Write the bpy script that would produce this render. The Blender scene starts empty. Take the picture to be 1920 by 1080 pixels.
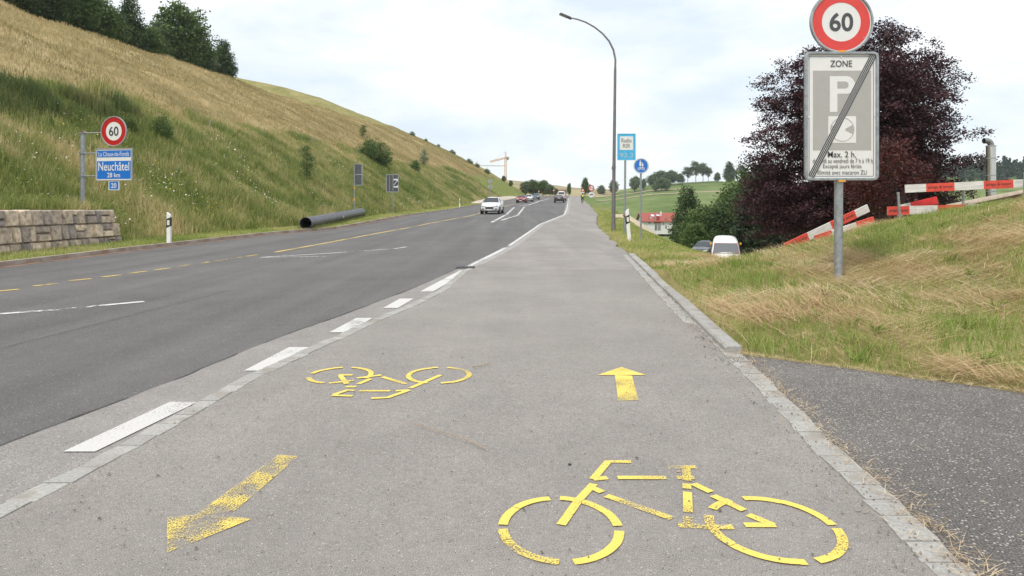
import bpy, bmesh, math, random
import numpy as np
from mathutils import Vector, Matrix
R = math.radians
random.seed(7); rng = np.random.default_rng(7)
SC = bpy.context.scene
COL = SC.collection
# ------------------------------------------------------------------ camera, sky, sun, exposure
EYE, F, HY = 1.42, 1280.0, 385.0
cd = bpy.data.cameras.new('camera'); cam = bpy.data.objects.new('camera', cd); COL.objects.link(cam)
cam.location = (0, 0, EYE); cam.rotation_euler = (R(90), 0, 0)
cd.sensor_width = 36; cd.lens = F / 1920 * 36; cd.shift_y = -(540 - HY) / 1920
cd.clip_start = 0.1; cd.clip_end = 6000
SC.camera = cam
SC.view_settings.view_transform = 'Standard'; SC.view_settings.look = 'None'
SC.view_settings.gamma = 1; SC.view_settings.exposure = 0.34
SUN_EL, SUN_AZ = 56, 215      # degrees; azimuth clockwise from +Y (behind the camera, a little to the left)
world = bpy.data.worlds.new('World'); SC.world = world; world.use_nodes = True
wn = world.node_tree; wn.nodes.clear()
def N(t, ty, **kw):
    n = t.nodes.new(ty)
    for k, v in kw.items():
        if k.startswith('i_'):
            n.inputs[k[2:].replace('_', ' ')].default_value = v
        else: setattr(n, k, v)
    return n
out = N(wn, 'ShaderNodeOutputWorld')
sky = N(wn, 'ShaderNodeTexSky', sky_type='NISHITA', sun_disc=False)
sky.sun_elevation = R(SUN_EL); sky.sun_rotation = R(SUN_AZ)
b1 = N(wn, 'ShaderNodeBackground'); b1.inputs[1].default_value = 0.15
wn.links.new(sky.outputs[0], b1.inputs[0])
tc = N(wn, 'ShaderNodeTexCoord')
mp = N(wn, 'ShaderNodeMapping'); mp.inputs['Scale'].default_value = (1, 1, 2.6)
wn.links.new(tc.outputs['Generated'], mp.inputs[0])
n1 = N(wn, 'ShaderNodeTexNoise'); n1.inputs['Scale'].default_value = 3.1; n1.inputs['Detail'].default_value = 7; n1.inputs['Roughness'].default_value = .55
wn.links.new(mp.outputs[0], n1.inputs[0])
cr = N(wn, 'ShaderNodeValToRGB'); e = cr.color_ramp.elements
e[0].position = .36; e[0].color = (.68, .76, .85, 1); e[1].position = .60; e[1].color = (1.02, 1.02, 1.01, 1)
m = e.new(.47); m.color = (.82, .865, .90, 1)
wn.links.new(n1.outputs[0], cr.inputs[0])
b2 = N(wn, 'ShaderNodeBackground'); b2.inputs[1].default_value = 1.0
wn.links.new(cr.outputs[0], b2.inputs[0])
mx = N(wn, 'ShaderNodeMixShader'); mx.inputs[0].default_value = .88
wn.links.new(b1.outputs[0], mx.inputs[1]); wn.links.new(b2.outputs[0], mx.inputs[2]); wn.links.new(mx.outputs[0], out.inputs[0])
sl = bpy.data.lights.new('sun', 'SUN'); sl.energy = 2.0; sl.angle = R(11); sl.color = (1, .96, .9)
so = bpy.data.objects.new('sun', sl); COL.objects.link(so)
d_ = Vector((math.sin(R(SUN_AZ)) * math.cos(R(SUN_EL)), math.cos(R(SUN_AZ)) * math.cos(R(SUN_EL)), math.sin(R(SUN_EL))))
so.rotation_euler = d_.to_track_quat('Z', 'Y').to_euler()

# ------------------------------------------------------------------ helpers
def tag(o, label=None, cat=None, group=None, kind=None):
    if label: o['label'] = label
    if cat: o['category'] = cat
    if group: o['group'] = group
    if kind: o['kind'] = kind
    return o
def empty(name, loc=(0, 0, 0), rz=0, s=1):
    o = bpy.data.objects.new(name, None); COL.objects.link(o)
    o.location = loc; o.rotation_euler = (0, 0, rz); o.scale = (s, s, s) if not hasattr(s, '__len__') else s
    o.empty_display_size = .2
    return o
def link(name, me, parent=None):
    o = bpy.data.objects.new(name, me); COL.objects.link(o)
    if parent is not None: o.parent = parent
    return o
def fast_mesh(name, V, Fc, mat=None, attr=None, smooth=False):
    V = np.asarray(V, np.float32); Fc = np.asarray(Fc, np.int32)
    me = bpy.data.meshes.new(name); k = Fc.shape[1]
    me.vertices.add(len(V)); me.vertices.foreach_set('co', V.ravel())
    me.loops.add(Fc.size); me.loops.foreach_set('vertex_index', Fc.ravel())
    me.polygons.add(len(Fc)); me.polygons.foreach_set('loop_start', np.arange(len(Fc), dtype=np.int32) * k)
    if smooth: me.polygons.foreach_set('use_smooth', np.ones(len(Fc), bool))
    if attr is not None:
        for an, av in attr.items():
            a = me.attributes.new(an, 'FLOAT', 'POINT'); a.data.foreach_set('value', np.asarray(av, np.float32))
    me.update(calc_edges=True); me.validate()
    if mat: me.materials.append(mat)
    return me
class MB:
    def __init__(s): s.v = []; s.f = []; s.a = []
    def add(s, v, f, a=0.0):
        o = len(s.v); s.v += [tuple(x) for x in v]; s.f += [[i + o for i in q] for q in f]; s.a += [a] * len(v)
    def box(s, c, d, rot=None, a=0.0, taper=1.0):
        hx, hy, hz = d[0] / 2, d[1] / 2, d[2] / 2
        pts = []
        for z in (-1, 1):
            t = taper if z > 0 else 1
            for x, y in ((-1, -1), (1, -1), (1, 1), (-1, 1)):
                p = Vector((x * hx * t, y * hy * t, z * hz))
                if rot is not None: p = rot @ p
                pts.append(p + Vector(c))
        s.add(pts, [(3, 2, 1, 0), (4, 5, 6, 7), (0, 1, 5, 4), (1, 2, 6, 5), (2, 3, 7, 6), (3, 0, 4, 7)], a)
    def tube(s, pts, rads, n=10, cap=True, a=0.0):
        pts = [Vector(p) for p in pts]
        if not hasattr(rads, '__len__'): rads = [rads] * len(pts)
        rings = []; up = Vector((0, 0, 1)); V = []; Fq = []
        prev = None
        for i, p in enumerate(pts):
            t = (pts[min(i + 1, len(pts) - 1)] - pts[max(i - 1, 0)]).normalized()
            if prev is None:
                x = t.cross(up if abs(t.z) < .95 else Vector((1, 0, 0))).normalized()
            else:
                x = (prev - t * prev.dot(t)).normalized()
            prev = x; y = t.cross(x)
            for k in range(n):
                an = 2 * math.pi * k / n
                V.append(p + (x * math.cos(an) + y * math.sin(an)) * rads[i])
        for i in range(len(pts) - 1):
            for k in range(n):
                k2 = (k + 1) % n
                Fq.append((i * n + k, i * n + k2, (i + 1) * n + k2, (i + 1) * n + k))
        if cap:
            Fq.append(tuple(range(n))[::-1]); Fq.append(tuple((len(pts) - 1) * n + k for k in range(n)))
        s.add(V, Fq, a)
    def disc(s, c, r, th, n=40, axis='y', a=0.0, rx=None):   # thin drum, faces along axis
        rx = rx or r; V = []
        for e_ in (-1, 1):
            for k in range(n):
                an = 2 * math.pi * k / n; p, q = rx * math.cos(an), r * math.sin(an)
                if axis == 'y': V.append((c[0] + p, c[1] + e_ * th / 2, c[2] + q))
                elif axis == 'x': V.append((c[0] + e_ * th / 2, c[1] + p, c[2] + q))
                else: V.append((c[0] + p, c[1] + q, c[2] + e_ * th / 2))
        Fq = [tuple(range(n)), tuple(range(n, 2 * n))[::-1]] + [(k, k + n, (k + 1) % n + n, (k + 1) % n) for k in range(n)]
        s.add(V, Fq, a)
    def ring(s, c, r0, r1, th, n=48, axis='y', a=0.0):
        V = []
        for e_ in (-1, 1):
            for r in (r0, r1):
                for k in range(n):
                    an = 2 * math.pi * k / n; p, q = r * math.cos(an), r * math.sin(an)
                    V.append((c[0] + p, c[1] + e_ * th / 2, c[2] + q) if axis == 'y' else (c[0] + e_ * th / 2, c[1] + p, c[2] + q))
        Fq = []
        for k in range(n):
            j = (k + 1) % n
            Fq += [(k, j, n + j, n + k), (2 * n + k, 3 * n + k, 3 * n + j, 2 * n + j), (k, 2 * n + k, 2 * n + j, j), (n + k, n + j, 3 * n + j, 3 * n + k)]
        s.add(V, Fq, a)
    def prism(s, poly, y0, y1, a=0.0):     # polygon in XZ extruded along Y
        n = len(poly)
        V = [(p[0], y0, p[1]) for p in poly] + [(p[0], y1, p[1]) for p in poly]
        s.add(V, [tuple(range(n)), tuple(range(n, 2 * n))[::-1]] + [(k, k + n, (k + 1) % n + n, (k + 1) % n) for k in range(n)], a)
    def build(s, name, mat, parent=None, bevel=0, smooth=False, sub=0):
        me = bpy.data.meshes.new(name); me.from_pydata(s.v, [], s.f)
        at = me.attributes.new('tone', 'FLOAT', 'POINT'); at.data.foreach_set('value', s.a)
        bm = bmesh.new(); bm.from_mesh(me); bmesh.ops.recalc_face_normals(bm, faces=bm.faces); bm.to_mesh(me); bm.free()
        me.materials.append(mat)
        if smooth:
            me.polygons.foreach_set('use_smooth', [True] * len(me.polygons))
        o = link(name, me, parent)
        if bevel:
            b = o.modifiers.new('bevel', 'BEVEL'); b.width = bevel; b.segments = 2; b.limit_method = 'ANGLE'; b.angle_limit = R(35)
        if sub:
            b = o.modifiers.new('sub', 'SUBSURF'); b.levels = sub; b.render_levels = sub
        if smooth and not sub:
            try:
                me.set_sharp_from_angle(angle=R(38))
            except Exception: pass
        return o
def copy_tree(o, parent=None):
    c = o.copy(); COL.objects.link(c); c.parent = parent
    for ch in o.children:
        copy_tree(ch, c)
    return c

# ------------------------------------------------------------------ materials
MATS = {}
def mat(name, col, rough=.6, metal=0, var=.0, scale=8, bump=0, bscale=30, col2=None, spec=.5, detail=5, coat=0, stretch=None, trans=0, space='Object'):
    if name in MATS: return MATS[name]
    m = bpy.data.materials.new(name); m.use_nodes = True; t = m.node_tree
    p = t.nodes['Principled BSDF']; p.inputs['Roughness'].default_value = rough; p.inputs['Metallic'].default_value = metal
    p.inputs['Specular IOR Level'].default_value = spec; p.inputs['Coat Weight'].default_value = coat
    p.inputs['Base Color'].default_value = (*col, 1)
    tcn = N(t, 'ShaderNodeTexCoord'); src = tcn.outputs[space]
    if stretch:
        mpn = N(t, 'ShaderNodeMapping'); mpn.inputs['Scale'].default_value = stretch; t.links.new(src, mpn.inputs[0]); src = mpn.outputs[0]
    if var or col2:
        c2 = col2 or tuple(max(0, c * (1 - var)) for c in col)
        c1 = col if col2 else tuple(min(1, c * (1 + var)) for c in col)
        n = N(t, 'ShaderNodeTexNoise'); n.inputs['Scale'].default_value = scale; n.inputs['Detail'].default_value = detail
        t.links.new(src, n.inputs[0])
        r = N(t, 'ShaderNodeValToRGB'); r.color_ramp.elements[0].position = .35; r.color_ramp.elements[1].position = .65
        r.color_ramp.elements[0].color = (*c1, 1); r.color_ramp.elements[1].color = (*c2, 1)
        t.links.new(n.outputs[0], r.inputs[0]); t.links.new(r.outputs[0], p.inputs['Base Color'])
    if bump:
        n = N(t, 'ShaderNodeTexNoise'); n.inputs['Scale'].default_value = bscale; n.inputs['Detail'].default_value = 6
        t.links.new(src, n.inputs[0])
        b = N(t, 'ShaderNodeBump'); b.inputs['Strength'].default_value = bump; b.inputs['Distance'].default_value = .02
        t.links.new(n.outputs[0], b.inputs['Height']); t.links.new(b.outputs[0], p.inputs['Normal'])
    MATS[name] = m; return m
def leafmat(name, c0, c1, c2, trans=.25, rough=.6, spread=.35):
    """foliage: attribute 'tone' (0..1, random per clump) picks a leaf colour"""
    m = bpy.data.materials.new(name); m.use_nodes = True; t = m.node_tree
    p = t.nodes['Principled BSDF']; p.inputs['Roughness'].default_value = rough; p.inputs['Specular IOR Level'].default_value = .3
    a = N(t, 'ShaderNodeAttribute', attribute_name='tone')
    r = N(t, 'ShaderNodeValToRGB'); e = r.color_ramp.elements
    e[0].color = (*c0, 1); e[1].color = (*c2, 1); e[0].position = 0; e[1].position = 1; k = e.new(.5); k.color = (*c1, 1)
    t.links.new(a.outputs['Fac'], r.inputs[0]); t.links.new(r.outputs[0], p.inputs['Base Color'])
    tr = N(t, 'ShaderNodeBsdfTranslucent'); t.links.new(r.outputs[0], tr.inputs[0])
    mxn = N(t, 'ShaderNodeMixShader'); mxn.inputs[0].default_value = trans
    o = t.nodes['Material Output']
    t.links.new(p.outputs[0], mxn.inputs[1]); t.links.new(tr.outputs[0], mxn.inputs[2]); t.links.new(mxn.outputs[0], o.inputs[0])
    MATS[name] = m; return m
def asphalt(name, base, fleck, chip=.0, grain=220., bumps=.5, stain=.12, streak=0.0, chip_scale=70., chip_col=(.5, .47, .42)):
    m = bpy.data.materials.new(name); m.use_nodes = True; t = m.node_tree; L = t.links.new
    p = t.nodes['Principled BSDF']; p.inputs['Roughness'].default_value = .85; p.inputs['Specular IOR Level'].default_value = .3
    tcn = N(t, 'ShaderNodeTexCoord'); src = tcn.outputs['Object']
    ng = N(t, 'ShaderNodeTexNoise'); ng.inputs['Scale'].default_value = grain; ng.inputs['Detail'].default_value = 3; L(src, ng.inputs[0])
    rg = N(t, 'ShaderNodeValToRGB'); e = rg.color_ramp.elements; e[0].position = .33; e[1].position = .67
    e[0].color = (*[c * .60 for c in base], 1); e[1].color = (*fleck, 1); k = e.new(.5); k.color = (*base, 1)
    L(ng.outputs[0], rg.inputs[0])
    cur = rg.outputs[0]
    def mulnoise(cur, scale, amt, stretch=None, det=4):
        s = src
        if stretch:
            mm = N(t, 'ShaderNodeMapping'); mm.inputs['Scale'].default_value = stretch; mm.inputs['Rotation'].default_value = (0, 0, R(5)); L(s, mm.inputs[0]); s = mm.outputs[0]
        n = N(t, 'ShaderNodeTexNoise'); n.inputs['Scale'].default_value = scale; n.inputs['Detail'].default_value = det; L(s, n.inputs[0])
        mr = N(t, 'ShaderNodeMapRange'); mr.inputs['From Min'].default_value = .3; mr.inputs['From Max'].default_value = .7
        mr.inputs['To Min'].default_value = 1 - amt; mr.inputs['To Max'].default_value = 1 + amt; L(n.outputs[0], mr.inputs[0])
        q = N(t, 'ShaderNodeVectorMath', operation='SCALE'); L(cur, q.inputs[0]); L(mr.outputs[0], q.inputs['Scale'])
        return q.outputs[0]
    cur = mulnoise(cur, .55, stain); cur = mulnoise(cur, 7, stain * .5)
    cur = mulnoise(cur, 45, .10); cur = mulnoise(cur, 1.8, stain * .6, None, 8); cur = mulnoise(cur, .16, stain * .7)
    if streak: cur = mulnoise(cur, .9, streak, (1.6, .06, 1), 5)
    vs = N(t, 'ShaderNodeTexVoronoi'); vs.inputs['Scale'].default_value = chip_scale; L(src, vs.inputs['Vector'])
    # light chips: only some cells
    sep = N(t, 'ShaderNodeSeparateColor'); L(vs.outputs['Color'], sep.inputs[0])
    c1 = N(t, 'ShaderNodeMath', operation='GREATER_THAN'); c1.inputs[1].default_value = 1 - chip; L(sep.outputs[0], c1.inputs[0])
    c2 = N(t, 'ShaderNodeMath', operation='LESS_THAN'); c2.inputs[1].default_value = .33; L(vs.outputs['Distance'], c2.inputs[0])
    c3 = N(t, 'ShaderNodeMath', operation='MULTIPLY'); L(c1.outputs[0], c3.inputs[0]); L(c2.outputs[0], c3.inputs[1])
    mi = N(t, 'ShaderNodeMix', data_type='RGBA'); L(c3.outputs[0], mi.inputs[0]); L(cur, mi.inputs[6]); mi.inputs[7].default_value = (*chip_col, 1)
    # dark flecks
    d1 = N(t, 'ShaderNodeMath', operation='LESS_THAN'); d1.inputs[1].default_value = .03; L(sep.outputs[1], d1.inputs[0])
    d3 = N(t, 'ShaderNodeMath', operation='MULTIPLY'); L(d1.outputs[0], d3.inputs[0]); L(c2.outputs[0], d3.inputs[1])
    mj = N(t, 'ShaderNodeMix', data_type='RGBA'); L(d3.outputs[0], mj.inputs[0]); L(mi.outputs[2], mj.inputs[6]); mj.inputs[7].default_value = (*[c * .3 for c in base], 1)
    L(mj.outputs[2], p.inputs['Base Color'])
    b = N(t, 'ShaderNodeBump'); b.inputs['Strength'].default_value = bumps; b.inputs['Distance'].default_value = .004
    L(ng.outputs[0], b.inputs['Height']); L(b.outputs[0], p.inputs['Normal'])
    MATS[name] = m; return m
def paint(name, col, wear=.45, scale=60., rough=.6, big=3., amt=.7):
    """road paint with worn-through holes"""
    m = bpy.data.materials.new(name); m.use_nodes = True; t = m.node_tree; L = t.links.new
    p = t.nodes['Principled BSDF']; p.inputs['Roughness'].default_value = rough
    tcn = N(t, 'ShaderNodeTexCoord')
    n = N(t, 'ShaderNodeTexNoise'); n.inputs['Scale'].default_value = scale; n.inputs['Detail'].default_value = 8; n.inputs['Roughness'].default_value = .75; L(tcn.outputs['Object'], n.inputs[0])
    n2 = N(t, 'ShaderNodeTexNoise'); n2.inputs['Scale'].default_value = big; n2.inputs['Detail'].default_value = 3; L(tcn.outputs['Object'], n2.inputs[0])
    ad = N(t, 'ShaderNodeMath', operation='MULTIPLY_ADD'); ad.inputs[1].default_value = amt; L(n2.outputs[0], ad.inputs[0]); L(n.outputs[0], ad.inputs[2])
    mr = N(t, 'ShaderNodeMapRange'); mr.inputs['From Min'].default_value = wear + amt / 2 - .02; mr.inputs['From Max'].default_value = wear + amt / 2 + .05; L(ad.outputs[0], mr.inputs[0])
    tr = N(t, 'ShaderNodeBsdfTransparent'); mxn = N(t, 'ShaderNodeMixShader'); L(mr.outputs[0], mxn.inputs[0]); L(tr.outputs[0], mxn.inputs[1]); L(p.outputs[0], mxn.inputs[2])
    r = N(t, 'ShaderNodeValToRGB'); r.color_ramp.elements[0].color = (*[c * .86 for c in col], 1); r.color_ramp.elements[1].color = (*col, 1)
    r.color_ramp.elements[0].position = .4; r.color_ramp.elements[1].position = .6
    L(n.outputs[0], r.inputs[0]); L(r.outputs[0], p.inputs['Base Color']); L(mxn.outputs[0], t.nodes['Material Output'].inputs[0])
    MATS[name] = m; return m
M_road = asphalt('road_asphalt', (.127, .121, .117), (.21, .20, .192), chip=.05, streak=.16, stain=.08, grain=160, chip_scale=60, chip_col=(.3, .29, .28))
M_should = asphalt('shoulder_asphalt', (.262, .242, .226), (.40, .372, .35), chip=.05, stain=.1, grain=200)
M_path = asphalt('path_asphalt', (.268, .246, .225), (.375, .347, .318), chip=.05, stain=.08, grain=190, streak=.05, chip_scale=95, chip_col=(.48, .44, .40))
M_path2 = asphalt('old_path_asphalt', (.272, .248, .228), (.40, .37, .345), chip=.04, stain=.12, grain=170, streak=.08)
M_drive = asphalt('driveway_asphalt', (.125, .113, .105), (.26, .243, .228), chip=.26, stain=.15, grain=110, bumps=.9, chip_scale=58, chip_col=(.42, .39, .35))
M_yellow = paint('yellow_paint', (.86, .655, .125), wear=.40, scale=110, big=2)
M_yellow_worn = paint('worn_yellow_paint', (.84, .64, .14), wear=.515, scale=130, big=7, amt=.4)
M_yline = paint('yellow_line_paint', (.66, .47, .13), wear=.42, scale=20, big=.6)
M_white = paint('white_paint', (.63, .61, .58), wear=.34, scale=70, big=2)
M_wline = paint('white_line_paint', (.70, .68, .66), wear=.44, scale=15, big=.8)
M_galv = mat('galvanised_steel', (.33, .35, .36), .45, .55, var=.18, scale=14, bump=.05)
M_pole = mat('grey_lamp_steel', (.19, .18, .175), .55, .3, var=.12, scale=5)
M_red = mat('sign_red', (.46, .008, .012), .4, var=.04)
M_redpale = mat('sign_red_faded', (.68, .055, .045), .45, var=.04)
M_signwhite = mat('sign_white', (.74, .73, .70), .4, var=.02)
M_black = mat('sign_black', (.03, .03, .033), .5)
M_darktext = mat('dark_lettering', (.065, .065, .07), .5)
M_signgrey = mat('sign_grey', (.40, .385, .355), .5, var=.03)
M_blue = mat('sign_blue', (.012, .16, .56), .4, var=.05)
M_cyan = mat('faded_blue', (.06, .42, .70), .5, var=.08, scale=3)
M_navy = mat('sign_navy', (.02, .04, .10), .5)
M_orange = mat('orange_band', (.85, .38, .03), .5)
M_rust = mat('rust_clamp', (.24, .13, .07), .8, var=.3)
M_back = mat('sign_back', (.105, .11, .115), .55, .4, var=.15, scale=6)
M_backlight = mat('sign_back_light', (.42, .43, .44), .5, .4, var=.1)
M_plastic_white = mat('white_plastic', (.80, .80, .78), .5, var=.05, scale=6)
M_plastic_black = mat('black_plastic', (.022, .022, .024), .5)
M_pipe = mat('dark_pipe', (.060, .062, .068), .42, var=.25, scale=1.4, bump=.03)
M_granite = mat('granite', (.44, .44, .43), .85, var=.25, scale=30, bump=.5, bscale=60)
M_concrete = mat('concrete_kerb', (.42, .38, .33), .9, col2=(.27, .19, .14), scale=1.6, bump=.4)
M_bark = mat('bark', (.085, .066, .05), .9, var=.35, scale=9, bump=.8)
M_bark_pale = mat('pale_bark', (.26, .23, .19), .9, var=.3, scale=9, bump=.6)

# ------------------------------------------------------------------ ground shape
PY = [-30, 0, 20, 40, 64, 90, 115, 128, 160, 210, 250, 300, 400, 700, 1500]
PZ = [0, 0, .02, .18, .57, 1.12, 1.66, 1.95, 2.8, 4.35, 4.7, 4.6, 4.2, 6, 8]
_yy = np.linspace(-30, 1500, 6121); _zz = np.interp(_yy, PY, PZ)
_zz = np.convolve(np.pad(_zz, 24, mode='edge'), np.hanning(49) / np.hanning(49).sum(), mode='valid')
def prof(y): return np.interp(y, _yy, _zz)
def G(px, py):                      # point of the picture -> point on the road surface
    Y = np.concatenate([np.arange(1.5, 60, .02), np.arange(60, 320, .2)])
    zr = EYE - (py - HY) / F * Y; k = np.argmax(zr <= prof(Y))
    if k == 0: k = len(Y) - 1
    y = float(Y[k]); return ((px - 960) / F * y, y)
def curve(pts):
    q = sorted([G(*p)[::-1] for p in pts]); return [a for a, b in q], [b for a, b in q]
_kl = curve([(0, 500), (240, 470), (500, 440), (627, 432 - 3), (757, 405), (840, 394), (897, 384)])
_kl[0][:0] = [-30, 5]; _kl[1][:0] = [-11.6, -11.6]; _kl[0].extend([130, 160, 210, 260, 400, 1500]); _kl[1].extend([-3.7, -.5, 4.5, 9, 20, 100])
_sh = curve([(0, 840), (332, 713), (504, 641), (652, 588), (776, 541), (960, 458), (1012, 420), (1056, 402), (1064, 372)])
_sl = curve([(0, 965), (240, 845), (380, 760), (480, 705), (600, 650), (700, 603), (770, 575), (830, 545), (868, 511), (905, 492), (965, 461), (1017, 421), (1063, 402), (1070, 372)])
_er = curve([(1745, 1080), (1656, 979), (1536, 862), (1455, 770), (1375, 684), (1323, 632), (1180, 483), (1143, 450), (1117, 421), (1119, 402), (1105, 385), (1090, 371)])
def ext(c, y0, x0, y1, x1):
    c[0].insert(0, y0); c[1].insert(0, x0); c[0].append(y1); c[1].append(x1); return c
ext(_sh, -30, _sh[1][0] - 2.8, 1500, _sh[1][-1] + 130); ext(_sl, -30, _sl[1][0] - 3.0, 1500, _sl[1][-1] + 130); ext(_er, -30, _er[1][0] - 3.0, 1500, _er[1][-1] + 130)
kerbL = lambda y: np.interp(y, *_kl)
shX = lambda y: np.interp(y, *_sh)
slX = lambda y: np.interp(y, *_sl)
erX = lambda y: np.interp(y, *_er)
def sstep(a, b, x):
    t = np.clip((x - a) / (b - a), 0, 1); return t * t * (3 - 2 * t)
def vnoise(x, y, s, seed=0):
    x = np.asarray(x, float) / s + seed * 17.3; y = np.asarray(y, float) / s + seed * 9.1
    xi = np.floor(x).astype(int); yi = np.floor(y).astype(int); fx = x - xi; fy = y - yi
    fx = fx * fx * (3 - 2 * fx); fy = fy * fy * (3 - 2 * fy)
    def h(i, j):
        n = (i * 374761393 + j * 668265263 + seed * 1442695041) & 0x7fffffff
        n = ((n ^ (n >> 13)) * 1274126177) & 0x7fffffff
        return ((n ^ (n >> 16)) & 0xffff) / 65535.0
    return (h(xi, yi) * (1 - fx) + h(xi + 1, yi) * fx) * (1 - fy) + (h(xi, yi + 1) * (1 - fx) + h(xi + 1, yi + 1) * fx) * fy
WALL_D, WALL_END = 1.75, 23.3
def Hleft(x, y):
    d = kerbL(y) - x
    base = np.interp(d, [-1, 0, 2, 3.4, 12, 24, 37, 70, 100, 200], [0, .06, .12, .75, 6.4, 13.3, 19.2, 32.5, 38.5, 46])
    near = np.interp(d, [0, 12, 24, 34, 40, 60, 200], [0, 6.4, 13.1, 18.2, 19.0, 15.0, 6])
    near = np.where(d < 12, base, near)
    w = sstep(158, 212, y); z = near * (1 - w) + base * w
    z = z + (vnoise(x, y, 7, 1) - .5) * .9 * sstep(5, 14, d) + (vnoise(x, y, 2.2, 2) - .5) * .35 * sstep(2.5, 6, d)
    z = np.where((y < WALL_END) & (d > WALL_D + .3), np.maximum(z, 1.12 + .1 * (d - 2.4)), z)
    fall = 1 - .94 * sstep(240, 440, y + .25 * d)
    return prof(y) + z * fall
RX = ([-30, 16, 24, 32, 50, 62, 103, 190, 400, 1500], [4.9, 4.9, 5.3, 5.8, 7.9, 9.6, 13.8, 22, 40, 150])
HX = ([-500, 0, 20, 35, 70, 91, 134, 155, 190, 240, 300, 500, 900], [5, 5, 6.5, 7.4, 12, 16.0, 18.6, 17.0, 13, 15, 22, 22, 22])
def Hright(x, y):
    rimx = np.interp(y, *RX)
    r = np.minimum(x - rimx, y - 14.9); r = np.maximum(r, 0)
    q2 = ((x - 10.9) / 4.8) ** 2 + ((y - 12) / 4.2) ** 2
    sd = (x - 2.16) * .625 + (y - 6.42) * .78
    md = 1.6 * np.exp(-q2 / 1.36) * sstep(-.1, 1.4, sd) * (1 - .92 * sstep(12.5, 15.5, y) * sstep(7.2, 4.9, x))
    e_ = x - erX(y)
    md = md + .03 * sstep(.2, 1.6, e_) * sstep(9, 16, y) * sstep(7, 5, x) + (vnoise(x, y, 1.1, 4) - .5) * .13 * sstep(.35, 1.5, e_) * sstep(7.2, 9, y + .5 * e_)
    s = prof(y) + md - (.42 + .35 * sstep(48, 80, y)) * r * sstep(0, 1.2, r) - .06 * sstep(.12, -.12, sd) * (x > erX(y))
    V = np.interp(y, [0, 50, 80, 130, 260, 300], [-3, -3, -5.5, -9.5, -9.8, -9.5]) + (vnoise(x, y, 30, 5) - .5) * 1.2
    V = V + 8.5 * sstep(180, 255, y) * sstep(50, 32, x)
    hs = np.interp(x * 450 / np.maximum(y, 300), *HX)
    up = np.clip((y - 258) / 195, 0, 1) ** .72; V = V * (1 - up) + hs * up
    V = V + (vnoise(x, y, 60, 6) - .5) * 3 * up
    V = np.where(y > 455, V * (1 - .6 * sstep(460, 700, y)), V)
    return np.maximum(s, V) + .35 * np.exp(-((s - V) / .8) ** 2)
def H(x, y):
    x = np.asarray(x, float); y = np.asarray(y, float)
    return np.where(x < kerbL(y), Hleft(x, y), np.where(x > erX(y), Hright(x, y), prof(y)))
def Hs(x, y): return float(H(x, y))
def GH(px, py, y0=2.0, y1=500):
    Y = np.concatenate([np.arange(y0, 80, .03), np.arange(80, y1, .3)]) if y0 < 80 else np.arange(y0, y1, .3)
    X = (px - 960) / F * Y; zr = EYE - (py - HY) / F * Y
    k = int(np.argmax(zr <= H(X, Y))); return float(X[k]), float(Y[k]), float(H(X[k], Y[k]))
def W(px, py, Y): return ((px - 960) / F * Y, Y, EYE - (py - HY) / F * Y)

# ground sheet: rows in Y, columns left of the kerb / under the road / right of the path
rows = np.concatenate([np.arange(-14, 40, .4), np.arange(40, 90, 1.), np.arange(90, 300, 3.), np.arange(300, 720, 8), np.array([740, 800, 900, 1000])])
dl = np.concatenate([[400, 300, 200, 160], np.arange(140, 60, -6), np.arange(60, 14, -1.2), np.arange(14, 1.9, -.3), [1.9, 1.2, .6, .17]])
er_ = np.concatenate([[-.0, .3, .6, .9], np.arange(1.2, 14, .35), np.arange(14, 40, 1.2), np.arange(40, 130, 4), np.arange(130, 420, 9), [450, 520, 600]])
Vs, dry, lush = [], [], []
nc = len(dl) + 3 + len(er_)
for y in rows:
    xl = kerbL(y) - dl; zl = Hleft(xl, np.full_like(xl, y))
    a, b = float(kerbL(y)), float(erX(y)); pz = float(prof(y))
    xm = np.array([a - .14, a + .2, b - .2]); zm = np.array([pz + .03, pz - .06, pz - .06])
    xr = b + er_; zr = Hright(xr, np.full_like(xr, y)); zr[0] = pz - .06
    xx = np.concatenate([xl, xm, xr]); zz = np.concatenate([zl, zm, zr])
    Vs.append(np.stack([xx, np.full_like(xx, y), zz], 1))
    dd = kerbL(y) - xx
    D = sstep(10.5, 13.5, dd + (vnoise(xx, np.full_like(xx, y), 5, 9) - .5) * 5) * (1 - .5 * sstep(168, 205, y))
    D = np.maximum(D, .75 * sstep(1.4, .1, np.abs(dd)))
    e_ = xx - b
    D = np.where(xx > b, .75 * (1 - sstep(20, 60, y)) + .2 * sstep(1.4, .2, e_), D)
    D = np.where((xx > b) & (xx < b + 3) & (y > 40) & (y < 150), .5, D)
    Lu = np.where(xx > b, np.maximum(sstep(55, 120, y), sstep(8, 15, e_)), 0.0)
    dry.append(D); lush.append(Lu)
Vs = np.concatenate(Vs); dry = np.concatenate(dry); lush = np.concatenate(lush)
ii = np.arange(len(rows) - 1)[:, None] * nc + np.arange(nc - 1)[None]
Fq = np.stack([ii, ii + 1, ii + nc + 1, ii + nc], -1).reshape(-1, 4)
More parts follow.
